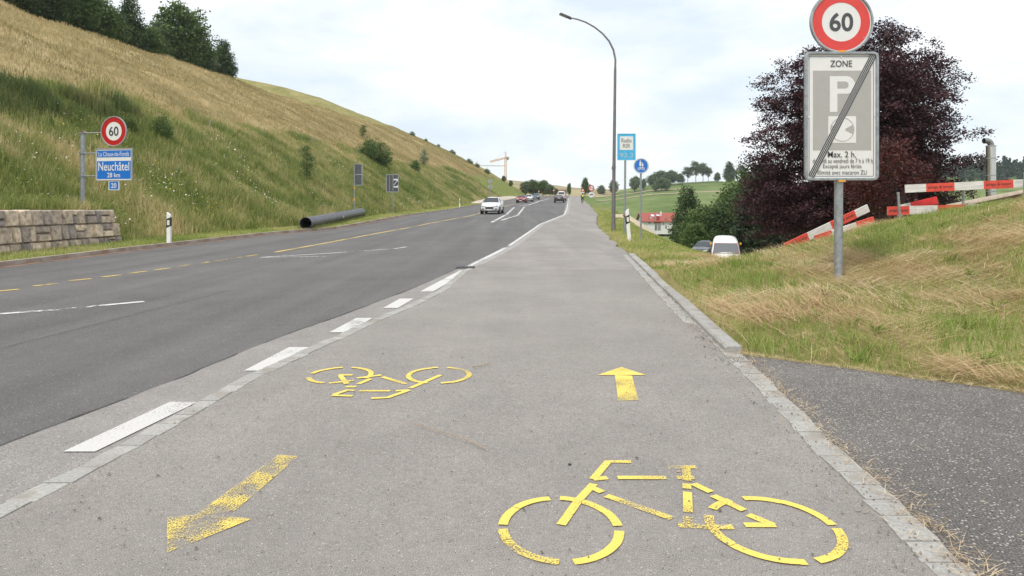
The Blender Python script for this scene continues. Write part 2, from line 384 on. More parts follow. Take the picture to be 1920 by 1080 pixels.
def ground_mat():
    m = bpy.data.materials.new('meadow_ground'); m.use_nodes = True; t = m.node_tree; L = t.links.new
    p = t.nodes['Principled BSDF']; p.inputs['Roughness'].default_value = .95; p.inputs['Specular IOR Level'].default_value = .1
    tcn = N(t, 'ShaderNodeTexCoord'); src = tcn.outputs['Object']
    def noise(s, det=6, rough=.6, stretch=None):
        q = src
        if stretch:
            mm = N(t, 'ShaderNodeMapping'); mm.inputs['Scale'].default_value = stretch; L(q, mm.inputs[0]); q = mm.outputs[0]
        n = N(t, 'ShaderNodeTexNoise'); n.inputs['Scale'].default_value = s; n.inputs['Detail'].default_value = det; n.inputs['Roughness'].default_value = rough; L(q, n.inputs[0]); return n.outputs[0]
    def ramp(f, *st):
        r = N(t, 'ShaderNodeValToRGB'); e = r.color_ramp.elements
        e[0].position = st[0][0]; e[0].color = (*st[0][1], 1); e[1].position = st[-1][0]; e[1].color = (*st[-1][1], 1)
        for pz_, c in st[1:-1]:
            k = e.new(pz_); k.color = (*c, 1)
        L(f, r.inputs[0]); return r.outputs[0]
    def mix(f, a, b, mode='MIX'):
        x = N(t, 'ShaderNodeMix', data_type='RGBA', blend_type=mode); L(f, x.inputs[0]); L(a, x.inputs[6]); L(b, x.inputs[7]); return x.outputs[2]
    green = ramp(noise(1.6), (.3, (.10, .135, .03)), (.5, (.20, .23, .055)), (.7, (.32, .29, .11)))
    dryc = ramp(noise(.22, 9, .68, (1, .55, 1)), (.33, (.23, .195, .085)), (.46, (.34, .27, .125)), (.56, (.43, .335, .17)), (.7, (.50, .40, .215)))
    lushc = ramp(noise(.05, 8, .6), (.35, (.10, .15, .042)), (.5, (.15, .205, .062)), (.65, (.22, .25, .10)))
    ad = N(t, 'ShaderNodeAttribute', attribute_name='dry'); al = N(t, 'ShaderNodeAttribute', attribute_name='lush')
    c = mix(ad.outputs['Fac'], green, dryc); c = mix(al.outputs['Fac'], c, lushc)
    mr = N(t, 'ShaderNodeMapRange'); L(noise(9, 5, .7), mr.inputs[0]); mr.inputs['From Min'].default_value = .3; mr.inputs['From Max'].default_value = .7; mr.inputs['To Min'].default_value = .72; mr.inputs['To Max'].default_value = 1.22
    sc = N(t, 'ShaderNodeVectorMath', operation='SCALE'); L(c, sc.inputs[0]); L(mr.outputs[0], sc.inputs['Scale'])
    mr2 = N(t, 'ShaderNodeMapRange'); L(noise(1.1, 7, .7, (1, .4, 1)), mr2.inputs[0]); mr2.inputs['From Min'].default_value = .3; mr2.inputs['From Max'].default_value = .7; mr2.inputs['To Min'].default_value = .8; mr2.inputs['To Max'].default_value = 1.15
    sc2 = N(t, 'ShaderNodeVectorMath', operation='SCALE'); L(sc.outputs[0], sc2.inputs[0]); L(mr2.outputs[0], sc2.inputs['Scale'])
    L(sc2.outputs[0], p.inputs['Base Color'])
    b = N(t, 'ShaderNodeBump'); b.inputs['Strength'].default_value = .9; b.inputs['Distance'].default_value = .12; L(noise(5, 7, .7), b.inputs['Height']); L(b.outputs[0], p.inputs['Normal'])
    return m
M_ground = ground_mat()
ground = tag(link('ground', fast_mesh('ground', Vs, Fq, M_ground, {'dry': dry, 'lush': lush}, True)), kind='structure')

# ------------------------------------------------------------------ paved sheets
def yrows(y0, y1):
    a = np.concatenate([np.arange(-14, 12, .1), np.arange(12, 60, .5), np.arange(60, 300, 2.)]); a = a[(a > y0) & (a < y1)]
    return np.concatenate([[y0], a, [y1]])
def sheet(name, fa, fb, y0, y1, lift, m, nx=2, parent=None):
    ys = yrows(y0, y1); V = []
    for y in ys:
        a, b = float(fa(y)), float(fb(y))
        for k in range(nx): V.append((a + (b - a) * k / (nx - 1), y, float(prof(y)) + lift))
    n = len(ys); i2 = np.arange(n - 1)[:, None] * nx + np.arange(nx - 1)[None]
    return link(name, fast_mesh(name, V, np.stack([i2, i2 + 1, i2 + nx + 1, i2 + nx], -1).reshape(-1, 4), m, None, True), parent)
wob = lambda f, amp, s, sd: (lambda y: f(y) + (vnoise(np.array([y]), np.array([0.]), s, sd)[0] - .5) * amp)
YE = 222
tag(sheet('road', lambda y: kerbL(y) + .02, lambda y: slX(y) + .3, -14, YE, 0, M_road), kind='structure')
tag(sheet('road_shoulder', wob(shX, .05, .35, 3), lambda y: slX(y) + .2, -14, YE, .004, M_should), kind='structure')
tag(sheet('cycle_path', lambda y: slX(y) + .05, lambda y: erX(y) + .02, -14, 14.6, .008, M_path), kind='structure')
tag(sheet('far_cycle_path', lambda y: slX(y) + .05, wob(lambda y: erX(y) + .05, .25, 1.3, 8), 14.6, YE, .008, M_path2), kind='structure')
def seamless_strip(name, f, y0, y1, w, lift, bl, m, jit=.02):
    """a row of rough granite setts following a line, each a low block"""
    mb = MB(); y = y0
    while y < y1:
        ln = bl * random.uniform(.75, 1.3); gap = .006
        xa, xb = float(f(y)), float(f(y + ln)); z = float(prof(y + ln / 2)) + lift + random.uniform(-.002, .003)
        j = [random.uniform(-jit, jit) for _ in range(4)]
        mb.add([(xa + j[0], y + gap, z), (xa + w + j[1], y + gap, z), (xb + w + j[2], y + ln, z), (xb + j[3], y + ln, z),
                (xa + j[0], y + gap, z - .08), (xa + w + j[1], y + gap, z - .08), (xb + w + j[2], y + ln, z - .08), (xb + j[3], y + ln, z - .08)],
               [(0, 1, 2, 3), (0, 4, 5, 1), (1, 5, 6, 2), (2, 6, 7, 3), (3, 7, 4, 0)], random.random())
        y += ln
    return tag(mb.build(name, m), kind='structure')
def sett_mat():
    m = bpy.data.materials.new('granite_setts'); m.use_nodes = True; t = m.node_tree; L = t.links.new
    p = t.nodes['Principled BSDF']; p.inputs['Roughness'].default_value = .85
    a = N(t, 'ShaderNodeAttribute', attribute_name='tone'); tcn = N(t, 'ShaderNodeTexCoord')
    r = N(t, 'ShaderNodeValToRGB'); r.color_ramp.elements[0].color = (.335, .325, .305, 1); r.color_ramp.elements[1].color = (.395, .38, .352, 1); L(a.outputs['Fac'], r.inputs[0])
    n = N(t, 'ShaderNodeTexNoise'); n.inputs['Scale'].default_value = 55; n.inputs['Detail'].default_value = 6; n.inputs['Roughness'].default_value = .7; L(tcn.outputs['Object'], n.inputs[0])
    mr = N(t, 'ShaderNodeMapRange'); L(n.outputs[0], mr.inputs[0]); mr.inputs['From Min'].default_value = .3; mr.inputs['From Max'].default_value = .7; mr.inputs['To Min'].default_value = .7; mr.inputs['To Max'].default_value = 1.3
    q = N(t, 'ShaderNodeVectorMath', operation='SCALE'); L(r.outputs[0], q.inputs[0]); L(mr.outputs[0], q.inputs['Scale'])
    n3 = N(t, 'ShaderNodeTexNoise'); n3.inputs['Scale'].default_value = 5; n3.inputs['Detail'].default_value = 5; L(tcn.outputs['Object'], n3.inputs[0])
    mr3 = N(t, 'ShaderNodeMapRange'); L(n3.outputs[0], mr3.inputs[0]); mr3.inputs['From Min'].default_value = .5; mr3.inputs['From Max'].default_value = .66
    mi = N(t, 'ShaderNodeMix', data_type='RGBA'); L(mr3.outputs[0], mi.inputs[0]); L(q.outputs[0], mi.inputs[6]); mi.inputs[7].default_value = (.29, .26, .225, 1)
    L(mi.outputs[2], p.inputs['Base Color'])
    b = N(t, 'ShaderNodeBump'); b.inputs['Strength'].default_value = .7; b.inputs['Distance'].default_value = .006; L(n.outputs[0], b.inputs['Height']); L(b.outputs[0], p.inputs['Normal'])
    return m
M_sett = sett_mat()
seamless_strip('gutter_setts', wob(lambda y: slX(y) - .06, .03, .25, 5), -6, 16, .13, .012, .19, M_sett, .012)
tag(sheet('gutter_strip', lambda y: slX(y) - .08, lambda y: slX(y) + .12, 16.02, YE, .012, mat('pale_gutter', (.34, .32, .30), .9, var=.12, scale=3)), kind='structure')
seamless_strip('edge_setts', wob(lambda y: erX(y) + .0, .02, .3, 6), -6, 8.1, .155, .013, .19, M_sett, .012)
seamless_strip('edge_channel', lambda y: erX(y) - .12, 8.1, 18.8, .15, .013, .3, M_sett)
# raised kerb along the verge, and the far kerb of the road
def kerb(name, f, y0, y1, w, h, m, step, lift=0):
    mb = MB(); y = y0
    while y < y1:
        y2 = min(y + step, y1); xa, xb = float(f(y)), float(f(y2 - .012)); za, zb = float(prof(y)) + lift, float(prof(y2)) + lift
        j = random.uniform(-.006, .006); b = .02
        s1 = [(xa + j, y, za - .1), (xa + j, y, za + h - b), (xa + b + j, y, za + h), (xa + w + j, y, za + h), (xa + w + j, y, za - .1)]
        s2 = [(xb + j, y2 - .012, zb - .1), (xb + j, y2 - .012, zb + h - b), (xb + b + j, y2 - .012, zb + h), (xb + w + j, y2 - .012, zb + h), (xb + w + j, y2 - .012, zb - .1)]
        mb.add(s1 + s2, [(0, 1, 6, 5), (1, 2, 7, 6), (2, 3, 8, 7), (3, 4, 9, 8), (0, 4, 3, 2, 1), (5, 6, 7, 8, 9)], random.random())
        y = y2
    return tag(mb.build(name, m), kind='structure')
kerb('verge_kerb', lambda y: erX(y) + .035, 6.5, 19, .15, .07, M_sett, .95)
kerb('road_kerb', lambda y: kerbL(y) - .14, -14, 130, .16, .11, M_concrete, 1.0)
tag(sheet('rusty_gutter', lambda y: kerbL(y) + .02, wob(lambda y: kerbL(y) + .30, .12, .8, 7), -14, 60, .004, mat('rusty_gutter', (.21, .125, .085), .95, var=.35, scale=2.5)), kind='structure')
# driveway meeting the path on the right
dv = [(-14, 0), (-6, 0)]
def drive_edge(y):    # x of the grass edge of the driveway
    return np.interp(y, [-14, 1, 3.2, 5.09, 6.45], [14, 9.5, 6.4, 3.9, float(erX(6.45)) + .17]) + (vnoise(np.array([y]), np.array([0.]), .25, 12)[0] - .5) * .10
tag(sheet('driveway', lambda y: erX(y) + .15, drive_edge, -14, 6.45, .006, M_drive, nx=12), kind='structure')
# dark worn seam lines in the road asphalt
def poly_on_road(name, polys, m, lift, kind='structure', parent=None, label=None, cat=None, group=None):
    V, Fc = [], []
    for P in polys:
        o = len(V)
        for (x, y) in P: V.append((x, y, float(prof(y)) + lift))
        Fc.append(list(range(o, o + len(P))))
    me = bpy.data.meshes.new(name); me.from_pydata(V, [], Fc); me.materials.append(m)
    bm = bmesh.new(); bm.from_mesh(me)
    for f in bm.faces:
        f.normal_update()
        if f.normal.z < 0: f.normal_flip()
    bmesh.ops.triangulate(bm, faces=bm.faces); bm.to_mesh(me); bm.free()
    o = link(name, me, parent)
    return tag(o, label, cat, group, kind)
def stroke(pts, w):
    """list of quads along a ground polyline with width w"""
    q = []; pts = [Vector((p[0], p[1])) for p in pts]; L_, R_ = [], []
    for i, p in enumerate(pts):
        t = (pts[min(i + 1, len(pts) - 1)] - pts[max(i - 1, 0)]).normalized(); n = Vector((-t.y, t.x)) * w / 2
        L_.append(p + n); R_.append(p - n)
    for i in range(len(pts) - 1): q.append([L_[i], L_[i + 1], R_[i + 1], R_[i]])
    return q
def dens(pts, step=1.5):
    r = [pts[0]]
    for a, b in zip(pts, pts[1:]):
        L = math.dist(a, b); n = max(1, int(L / step))
        for k in range(1, n + 1): r.append((a[0] + (b[0] - a[0]) * k / n, a[1] + (b[1] - a[1]) * k / n))
    return r
gp = lambda *p: [G(*q) for q in p]
# yellow cycle-lane line on the far side
ydash = [((-40, 550), (35, 543)), ((62, 537), (106, 532)), ((130, 527), (172, 523)), ((191, 520), (226, 516)), ((243, 513), (274, 509)), ((290, 507), (317, 503)),
         ((335, 500), (358, 496)), ((372, 495), (394, 491)), ((404, 490), (426, 486)), ((434, 485), (454, 482)), ((462, 481), (482, 478))]
pol = []
for a, b in ydash: pol += stroke(gp(a, b), .13)
poly_on_road('yellow_dashes', pol, M_yline, .006)
poly_on_road('yellow_line', stroke(dens(gp((516, 473), (600, 458), (700, 439), (800, 420), (880, 405), (925, 393), (966, 382)), 1.5), .16), M_yline, .006)
pol = stroke(gp((-60, 594), (100, 582), (270, 566)), .13) + stroke(gp((488, 483), (620, 475), (732, 467)), .12) + stroke(gp((488, 483), (550, 482), (610, 481)), .10) + stroke(gp((738, 467), (762, 463)), .1)
pol += stroke(dens(gp((922, 417), (950, 402), (964, 389)), 1), .22) + stroke(dens(gp((940, 413), (970, 404), (977, 396), (983, 388)), 1), .22)
pol += stroke(dens(gp((975, 386), (992, 384), (1012, 377), (1030, 372.5), (1015, 371)), 1.5), .3)
poly_on_road('centre_lines', pol, M_wline, .006)
ed = [[(118, 852), (178, 852), (370, 757), (318, 757)], [(457, 698), (499, 698), (585, 653), (542, 653)], [(617, 625), (652, 625), (699, 598), (668, 598)], [(718, 579), (746, 579), (776, 561), (750, 561)],
      [(787, 548), (812, 548), (878, 509), (862, 508)]]
pol = [gp(*q) for q in ed]
pol += stroke(dens(gp((876, 503), (905, 487), (948, 465)), .8), .13) + stroke(dens(gp((955, 461), (1012, 421), (1058, 403), (1063, 392), (1066, 372)), 1), .13)
poly_on_road('edge_line', pol, M_white, .010)
# asphalt seams and repair lines (bitumen)
M_bit = mat('bitumen', (.055, .054, .053), .8)
pol = []
def wobl(a, b, n, amp):
    return [(a[0] + (b[0] - a[0]) * k / n + random.uniform(-amp, amp), a[1] + (b[1] - a[1]) * k / n + random.uniform(-amp, amp)) for k in range(n + 1)]
for y in np.arange(-2, 24, .5):
    if random.random() < .8: pol += stroke([(float(shX(y + k * .125)) - .015 + random.uniform(-.012, .012), y + k * .125) for k in range(5)], random.uniform(.008, .02))
pol += stroke(wobl(G(0, 655), G(430, 545), 60, .012), .008)
poly_on_road('bitumen_seams', pol, M_bit, .008)
pol = stroke(wobl((float(slX(14.6)) + .1, 14.6), (float(erX(14.6)) - .15, 14.6), 30, .012), .018)
poly_on_road('path_seam', pol, mat('seam_dark', (.13, .12, .115), .9), .013)

# ---- painted symbols on the path
def symbol(name, strokes, arcs, w, m, label, lift=.013, polys=None):
    pol = []
    for s in strokes: pol += stroke(gp(*s), w)
    for (cx, cy, rx, ry, a0, a1) in arcs:
        n = max(4, int(abs(a1 - a0) / 6)); pts = []
        for k in range(n + 1):
            a = R(a0 + (a1 - a0) * k / n); pts.append((cx + rx * math.cos(a), cy + ry * math.sin(a)))
        pol += stroke(pts, w)
    if polys: pol += [gp(*q) for q in polys]
    # a stroke that crosses another lies a hair above it, so faces never share a plane
    V, Fc = [], []
    for i, P in enumerate(pol):
        o = len(V); lz = lift + (i % 9) * .00025
        V += [(x, y, float(prof(y)) + lz) for (x, y) in P]; Fc.append(list(range(o, o + len(P))))
    me = bpy.data.meshes.new(name); me.from_pydata(V, [], Fc); me.materials.append(m)
    bm = bmesh.new(); bm.from_mesh(me)
    for f in bm.faces:
        f.normal_update()
        if f.normal.z < 0: f.normal_flip()
    bmesh.ops.triangulate(bm, faces=[f for f in bm.faces if len(f.verts) > 4]); bm.to_mesh(me); bm.free()
    return tag(link(name, me), label, 'road marking')
cyF = (G(1051, 936)[1] + G(1051, 1070)[1]) / 2; ryF = (G(1051, 936)[1] - G(1051, 1070)[1]) / 2 - .028
c1x = (1051 - 960) / F * cyF; c2x = (1450 - 960) / F * cyF
symbol('bicycle_marking', [[(1183, 871), (1140, 872), (1112, 906)], [(1112, 904), (1139, 903)], [(1158, 902), (1249, 902)], [(1268, 902), (1301, 902)],
    [(1252, 881), (1305, 882)], [(1287, 880), (1288, 908)], [(1288, 914), (1288, 923)], [(1289, 931), (1290, 967)], [(1290, 976), (1291, 994)],
    [(1272, 990), (1330, 994), (1375, 994)], [(1113, 915), (1086, 943), (1052, 993)], [(1108, 919), (1129, 928)], [(1137, 935), (1260, 980)],
    [(1300, 914), (1333, 929)], [(1337, 936), (1395, 963)], [(1403, 972), (1450, 993)], [(1396, 993), (1454, 993)]],
    [(c1x, cyF, .252, ryF, 97, 176), (c1x, cyF, .252, ryF, 184, 264), (c1x, cyF, .252, ryF, 277, 353), (c1x, cyF, .252, ryF, 2, 86),
     (c2x, cyF, .268, ryF, 4, 97), (c2x, cyF, .268, ryF, 284, 357), (c2x, cyF, .268, ryF, 157, 274), (c2x, cyF, .268, ryF, 112, 143)],
    .043, M_yellow, 'large upright yellow bicycle symbol painted on the path nearest the camera')
cyF = (G(637, 691)[1] + G(637, 723)[1]) / 2; ryF = (G(637, 691)[1] - G(637, 723)[1]) / 2 - .02
c1x = (638 - 960) / F * cyF; c2x = (823 - 960) / F * cyF
symbol('bicycle_marking', [[(826, 707), (769, 731)], [(717, 710), (761, 724)], [(673, 736), (732, 736)], [(742, 737), (767, 735)], [(767, 735), (727, 750), (696, 751)],
    [(622, 745), (661, 746)], [(627, 744), (652, 735), (665, 736)], [(648, 729), (668, 728)], [(672, 724), (695, 713)], [(669, 712), (715, 707)],
    [(635, 706), (661, 706)], [(617, 722), (663, 717)], [(638, 708), (650, 724)]],
    [(c1x, cyF, .25, ryF, 100, 170), (c1x, cyF, .25, ryF, 200, 255), (c1x, cyF, .25, ryF, -25, 82), (c2x, cyF, .25, ryF, 98, 255), (c2x, cyF, .25, ryF, -80, 80)],
    .042, M_yellow, 'smaller upside-down yellow bicycle symbol painted beside the white dashes')
symbol('arrow_marking', [], [], .05, M_yellow, 'bright yellow arrow painted on the path pointing away from the camera',
       polys=[[(1159, 755), (1197, 754), (1185, 708), (1153, 707)], [(1121, 706.5), (1211, 706.5), (1165, 691)]])
symbol('arrow_marking', [], [], .05, M_yellow_worn, 'badly worn yellow arrow pointing towards the camera at lower left',
       polys=[[(361, 976), (521, 858), (560, 860), (441, 966)], [(313, 976), (380, 973), (474, 981), (313, 1043)]])

# drain grate by the edge line
x, y = G(873, 502.5)
gr = empty('drain_grate', (x, y, float(prof(y)) + .012)); tag(gr, 'black slotted iron drain grate in the gutter by the white line', 'drain')
mb = MB(); mb.box((0, 0, 0), (.42, .42, .01)); mb.build('frame', M_black, gr)
mb = MB()
for k in range(6): mb.box((-.17 + k * .068, 0, .012), (.035, .36, .012))
mb.build('grille', mat('cast_iron', (.10, .095, .09), .7, .4), gr)

# ------------------------------------------------------------------ grass, straw and weeds (uncountable)
def blades(name, x, y, z, h, w, lean, tone, m, kind_stuff=True, curl=.35, flat=None):
    n = len(x); th = rng.uniform(0, 2 * np.pi, n); ph = rng.uniform(0, 2 * np.pi, n) if flat is None else flat
    px, py = np.cos(th) * w / 2, np.sin(th) * w / 2
    lx, ly = np.cos(ph) * lean * h, np.sin(ph) * lean * h
    up = h * np.sqrt(np.clip(1 - np.minimum(lean, .98) ** 2, .02, 1))
    mid = .5; c = curl
    V = np.empty((n, 5, 3), np.float32)
    V[:, 0] = np.stack([x - px, y - py, z], 1); V[:, 1] = np.stack([x + px, y + py, z], 1)
    mxx, myy, mz = x + lx * (mid - c * .3), y + ly * (mid - c * .3), z + up * (mid + c * .15)
    V[:, 2] = np.stack([mxx - px * .8, myy - py * .8, mz], 1); V[:, 3] = np.stack([mxx + px * .8, myy + py * .8, mz], 1)
    V[:, 4] = np.stack([x + lx, y + ly, z + up * (1 - c * .2)], 1)
    b = np.arange(n)[:, None] * 5
    Fc = np.concatenate([b + np.array([[0, 1, 3]]), b + np.array([[0, 3, 2]]), b + np.array([[2, 3, 4]])])
    me = fast_mesh(name, V.reshape(-1, 3), Fc, m, {'tone': np.repeat(np.clip(tone, 0, 1), 5)})
    return tag(link(name, me), 'x', 'x', None, 'stuff') if kind_stuff else link(name, me)
M_gr = leafmat('grass_blades', (.155, .27, .042), (.37, .41, .115), (.70, .58, .33), .3, .7)
M_straw = leafmat('straw', (.44, .29, .155), (.64, .48, .28), (.80, .69, .47), .2, .8)
M_wild = leafmat('wild_grass', (.125, .185, .040), (.295, .325, .095), (.62, .51, .27), .35, .7)
M_fieldg = leafmat('field_grass', (.25, .22, .09), (.44, .345, .165), (.60, .48, .27), .25, .8)
def fin(o, label, cat): o['label'] = label; o['category'] = cat; return o
def in_bank(x, y):
    ok = (x > erX(y) + .19)
    dr = np.interp(y, [-14, 1, 3.2, 5.09, 6.45], [14, 9.5, 6.4, 3.9, float(erX(6.45)) + .17])
    return ok & ((y > 6.45) | (x > dr + .02))
def visible(x, y): return (np.abs(x / y) < .80) & (y > 2)
# near bank
def scat(n, x0, x1, y0, y1, pw=1):
    y = y0 + (y1 - y0) * rng.random(n) ** pw; x = x0 + (x1 - x0) * rng.random(n); return x, y
def side_drop(x, y):      # keep off the hidden back of the bank
    return (np.minimum(x - np.interp(y, *RX), y - 14.9) < 1.2)
x, y = scat(330000, 2, 16, 3.5, 19); k = in_bank(x, y) & visible(x, y) & side_drop(x, y); x, y = x[k], y[k]
z = H(x, y); e_ = x - erX(y)
g = vnoise(x, y, 1.3, 21) * .6 + vnoise(x, y, .35, 22) * .4
row = np.sin((y * 1.1 - x * .65) * 1.7 + vnoise(x, y, 2.5, 23) * 5)
strawy = np.clip((g - .44) * 2.4 + .22 * row + .10 - .5 * sstep(1.9, .5, (x - 2.16) * .625 + (y - 6.42) * .78) - .28 * sstep(1.9, .6, x - erX(y)), 0, 1)
keep = rng.random(len(x)) < (.62 - .5 * strawy); x, y, z, s = x[keep], y[keep], z[keep], strawy[keep]
fin(blades('verge_grass', x, y, z, rng.uniform(.05, .17, len(x)) * (1 - .3 * s) * (1 + .5 * (vnoise(x, y, .5, 31) > .7)) * (1 - .6 * sstep(12, 14, y) * sstep(6.6, 5.6, x)), rng.uniform(.004, .009, len(x)), rng.uniform(.1, .7, len(x)), s * .5 + rng.random(len(x)) * .38 + (rng.random(len(x)) > .84) * .4, M_gr),
    'short green and yellow mown grass on the right bank', 'grass')
# cut hay lying on the bank
n = 300000; x, y = scat(n, 2.2, 15, 4, 18); k = in_bank(x - .1, y) & visible(x, y) & side_drop(x, y); x, y = x[k], y[k]
g = vnoise(x, y, 1.3, 21) * .6 + vnoise(x, y, .35, 22) * .4
row = np.sin((y * 1.1 - x * .65) * 1.7 + vnoise(x, y, 2.5, 23) * 5)
s = np.clip((g - .44) * 2.4 + .22 * row + .10 - .5 * sstep(1.9, .5, (x - 2.16) * .625 + (y - 6.42) * .78) - .28 * sstep(1.9, .6, x - erX(y)), 0, 1); keep = rng.random(len(x)) < (.05 + s ** 1.2); x, y, s = x[keep], y[keep], s[keep]
drift = -.55 + (vnoise(x, y, 1.0, 40) - .5) * 3.2 + rng.normal(0, .45, len(x)) + np.pi * (rng.random(len(x)) > .5)
o = blades('cut_hay', x, y, H(x, y) + rng.uniform(.0, .09, len(x)) * s + .01, rng.uniform(.12, .45, len(x)), rng.uniform(.004, .008, len(x)), rng.uniform(.93, .999, len(x)), vnoise(x, y, .6, 41) * .6 + rng.random(len(x)) * .45 - .08, M_straw, flat=drift)
fin(o, 'dry cut hay lying in swathes over the right bank', 'hay')
# verge beyond
x, y = scat(130000, 2.5, 17, 17, 75, 1.3); k = (x > erX(y) + .15) & side_drop(x, y); x, y = x[k], y[k]
g = vnoise(x, y, 1.6, 24) * .6 + vnoise(x, y, .5, 25) * .4; ed_ = np.clip(1 - (x - erX(y)) / .9, 0, 1)
fin(blades('verge_grass', x, y, H(x, y), rng.uniform(.06, .2, len(x)) * (1 - .45 * sstep(1.2, 2.2, x - erX(y)) * sstep(30, 22, y)), rng.uniform(.007, .016, len(x)), rng.uniform(.1, .7, len(x)), (g - .3) * .9 + rng.random(len(x)) * .45 + ed_ * .25, M_gr),
    'rough green and straw grass beside the far part of the path', 'grass')
# far-side verge
y = 6 + 110 * rng.random(60000) ** 1.3; x = kerbL(y) - .15 - 2.1 * rng.random(len(y)); k = visible(x, y) ; x, y = x[k], y[k]
fin(blades('roadside_grass', x, y, H(x, y), rng.uniform(.05, .15, len(x)), rng.uniform(.010, .02, len(x)), rng.uniform(.1, .7, len(x)), vnoise(x, y, 1.5, 26) * .5 + rng.random(len(x)) * .45, M_gr),
    'short mown grass strip between road kerb and the left slope', 'grass')
# leafy plants among the grass of the right bank
def bank_weeds():
    rs = np.random.default_rng(4); n = 420; y = rs.uniform(4, 17, n); x = rs.uniform(2.4, 13, n); sdv = (x - 2.16) * .625 + (y - 6.42) * .78
    k = in_bank(x - .15, y) & (np.abs(x / y) < .8) & side_drop(x, y) & (sdv > .1) & (rs.random(n) < .35 + .65 * (sdv < 1.6)); x, y = x[k], y[k]; n = len(x); q = 26
    a = rs.uniform(0, 6.28, n * q); L_ = rs.uniform(.03, .13, n * q); X = np.repeat(x, q); Y = np.repeat(y, q)
    fin(blades('leafy_bank_weeds', X + np.cos(a) * L_ * .3, Y + np.sin(a) * L_ * .3, H(X, Y) + .01, rs.uniform(.07, .2, n * q), rs.uniform(.010, .022, n * q), rs.uniform(.45, .9, n * q), rs.random(n * q) * .38, M_gr, flat=a), 'broad green leafy plants among the grass of the right bank', 'weeds')
bank_weeds()
# tall wild grass on the left embankment
y = 14 + 150 * rng.random(300000) ** 1.55; d = 1.9 + 12.5 * rng.random(len(y)); x = kerbL(y) - d
k = (np.abs(x / y) < .82) & ~((y < WALL_END + .2) & (d < WALL_D + .55)) & (rng.random(len(y)) < 1 - sstep(11, 14.5, d + (vnoise(x, y, 5, 9) - .5) * 5)); x, y, d = x[k], y[k], d[k]
g = vnoise(x, y, 4.5, 27) * .34 + vnoise(x, y, 1.3, 28) * .36 + vnoise(x, y, .45, 30) * .3
dark = vnoise(x, y, 6, 29)
hh = rng.uniform(.25, .75, len(x)) * (.45 + vnoise(x, y, 1.8, 33)) * np.clip(d - 1.4, .25, 1)
fin(blades('wild_meadow_grass', x, y, H(x, y), hh, rng.uniform(.012, .026, len(x)) * (1 + y / 90), rng.uniform(.05, .6, len(x)), (g - .40) * 1.6 + .30 + (rng.random(len(x)) - .4) * .5 + (1 - sstep(2, 4, d)) * .12, M_wild, curl=.5),
    'tall green wild grass and weeds over the left embankment', 'grass')
# dry field grass
y = 25 + 200 * rng.random(160000) ** 1.2; d = 9.5 + 34 * rng.random(len(y)); x = kerbL(y) - d
k = (np.abs(x / y) < .82) & (rng.random(len(y)) < sstep(9.5, 14.5, d + (vnoise(x, y, 5, 9) - .5) * 5)); x, y = x[k], y[k]
g = vnoise(x, y, 9, 34) * .5 + vnoise(x * .5, y, 2.2, 35) * .5
fin(blades('dry_field_grass', x, y, H(x, y) - .03, rng.uniform(.15, .42, len(x)), rng.uniform(.02, .04, len(x)) * (1 + y / 110), rng.uniform(.1, .6, len(x)), (g - .3) * 1.1 + rng.random(len(x)) * .42, M_fieldg),
    'dry straw-coloured meadow covering the hill on the left', 'grass')
# dark tall weeds at the meadow edge behind the signpost
def weed_band(name, n, fn, hmin, hmax, m, lab, cat, wid=(.02, .04)):
    x, y = fn(n); k = np.abs(x / y) < .82; x, y = x[k], y[k]
    return fin(blades(name, x, y, H(x, y), rng.uniform(hmin, hmax, len(x)) * (.6 + .6 * vnoise(x, y, 1.2, 52)), rng.uniform(*wid, len(x)), rng.uniform(.02, .35, len(x)), vnoise(x, y, 1, 51) * .6 + rng.random(len(x)) * .3, m), lab, cat)
M_nettle = leafmat('nettles', (.075, .115, .035), (.13, .17, .05), (.24, .22, .09), .3, .7)
def f1(n):
    y = 27 + 11 * rng.random(n) ** 1.2; d = 11.9 + rng.normal(0, .75, n); k = vnoise(y, d, 1.1, 77) > .3; y, d = y[k], d[k]; return kerbL(y) - d, y
weed_band('tall_nettles', 13000, f1, .45, 1.3, M_nettle, 'dark green nettle stand along the meadow edge behind the left signpost', 'weeds', (.02, .045))
# wild flowers: white umbels and yellow heads
def flowers(name, n, m, lab, r, seed, thr, tall=(.22, .5)):
    y = 16 + 85 * rng.random(n) ** 1.3; d = 2.6 + 8.5 * rng.random(n) ** 1.3; x = kerbL(y) - d
    k = (vnoise(x, y, 3, seed) > thr) & (np.abs(x / y) < .82) & ~((y < WALL_END + 1) & (d < 3.4)); x, y = x[k], y[k]; n = len(x)
    z = H(x, y) + rng.uniform(*tall, n); V = []; Fc = []
    rr = rng.uniform(.5, 1.1, n) * r
    a = np.linspace(0, 2 * np.pi, 7)[:-1]
    for i in range(n):
        o = len(V); V.append((x[i], y[i], z[i] + rr[i] * .3))
        tx, ty = random.uniform(-.5, .5), random.uniform(-.9, -.1)
        for t in a: V.append((x[i] + math.cos(t) * rr[i], y[i] + math.sin(t) * rr[i], z[i] + (math.cos(t) * tx + math.sin(t) * -ty) * rr[i]))
        for k2 in range(6): Fc.append((o, o + 1 + k2, o + 1 + (k2 + 1) % 6))
    tag(link(name, fast_mesh(name, V, Fc, m)), lab, 'flowers', None, 'stuff')
flowers('white_wildflowers', 2300, mat('white_petals', (.72, .72, .66), .8), 'white umbel flowers dotted over the left embankment', .036, 61, .62)
flowers('yellow_wildflowers', 1300, mat('yellow_petals', (.62, .43, .05), .8), 'yellow flower heads in the grass of the left embankment', .034, 62, .66)
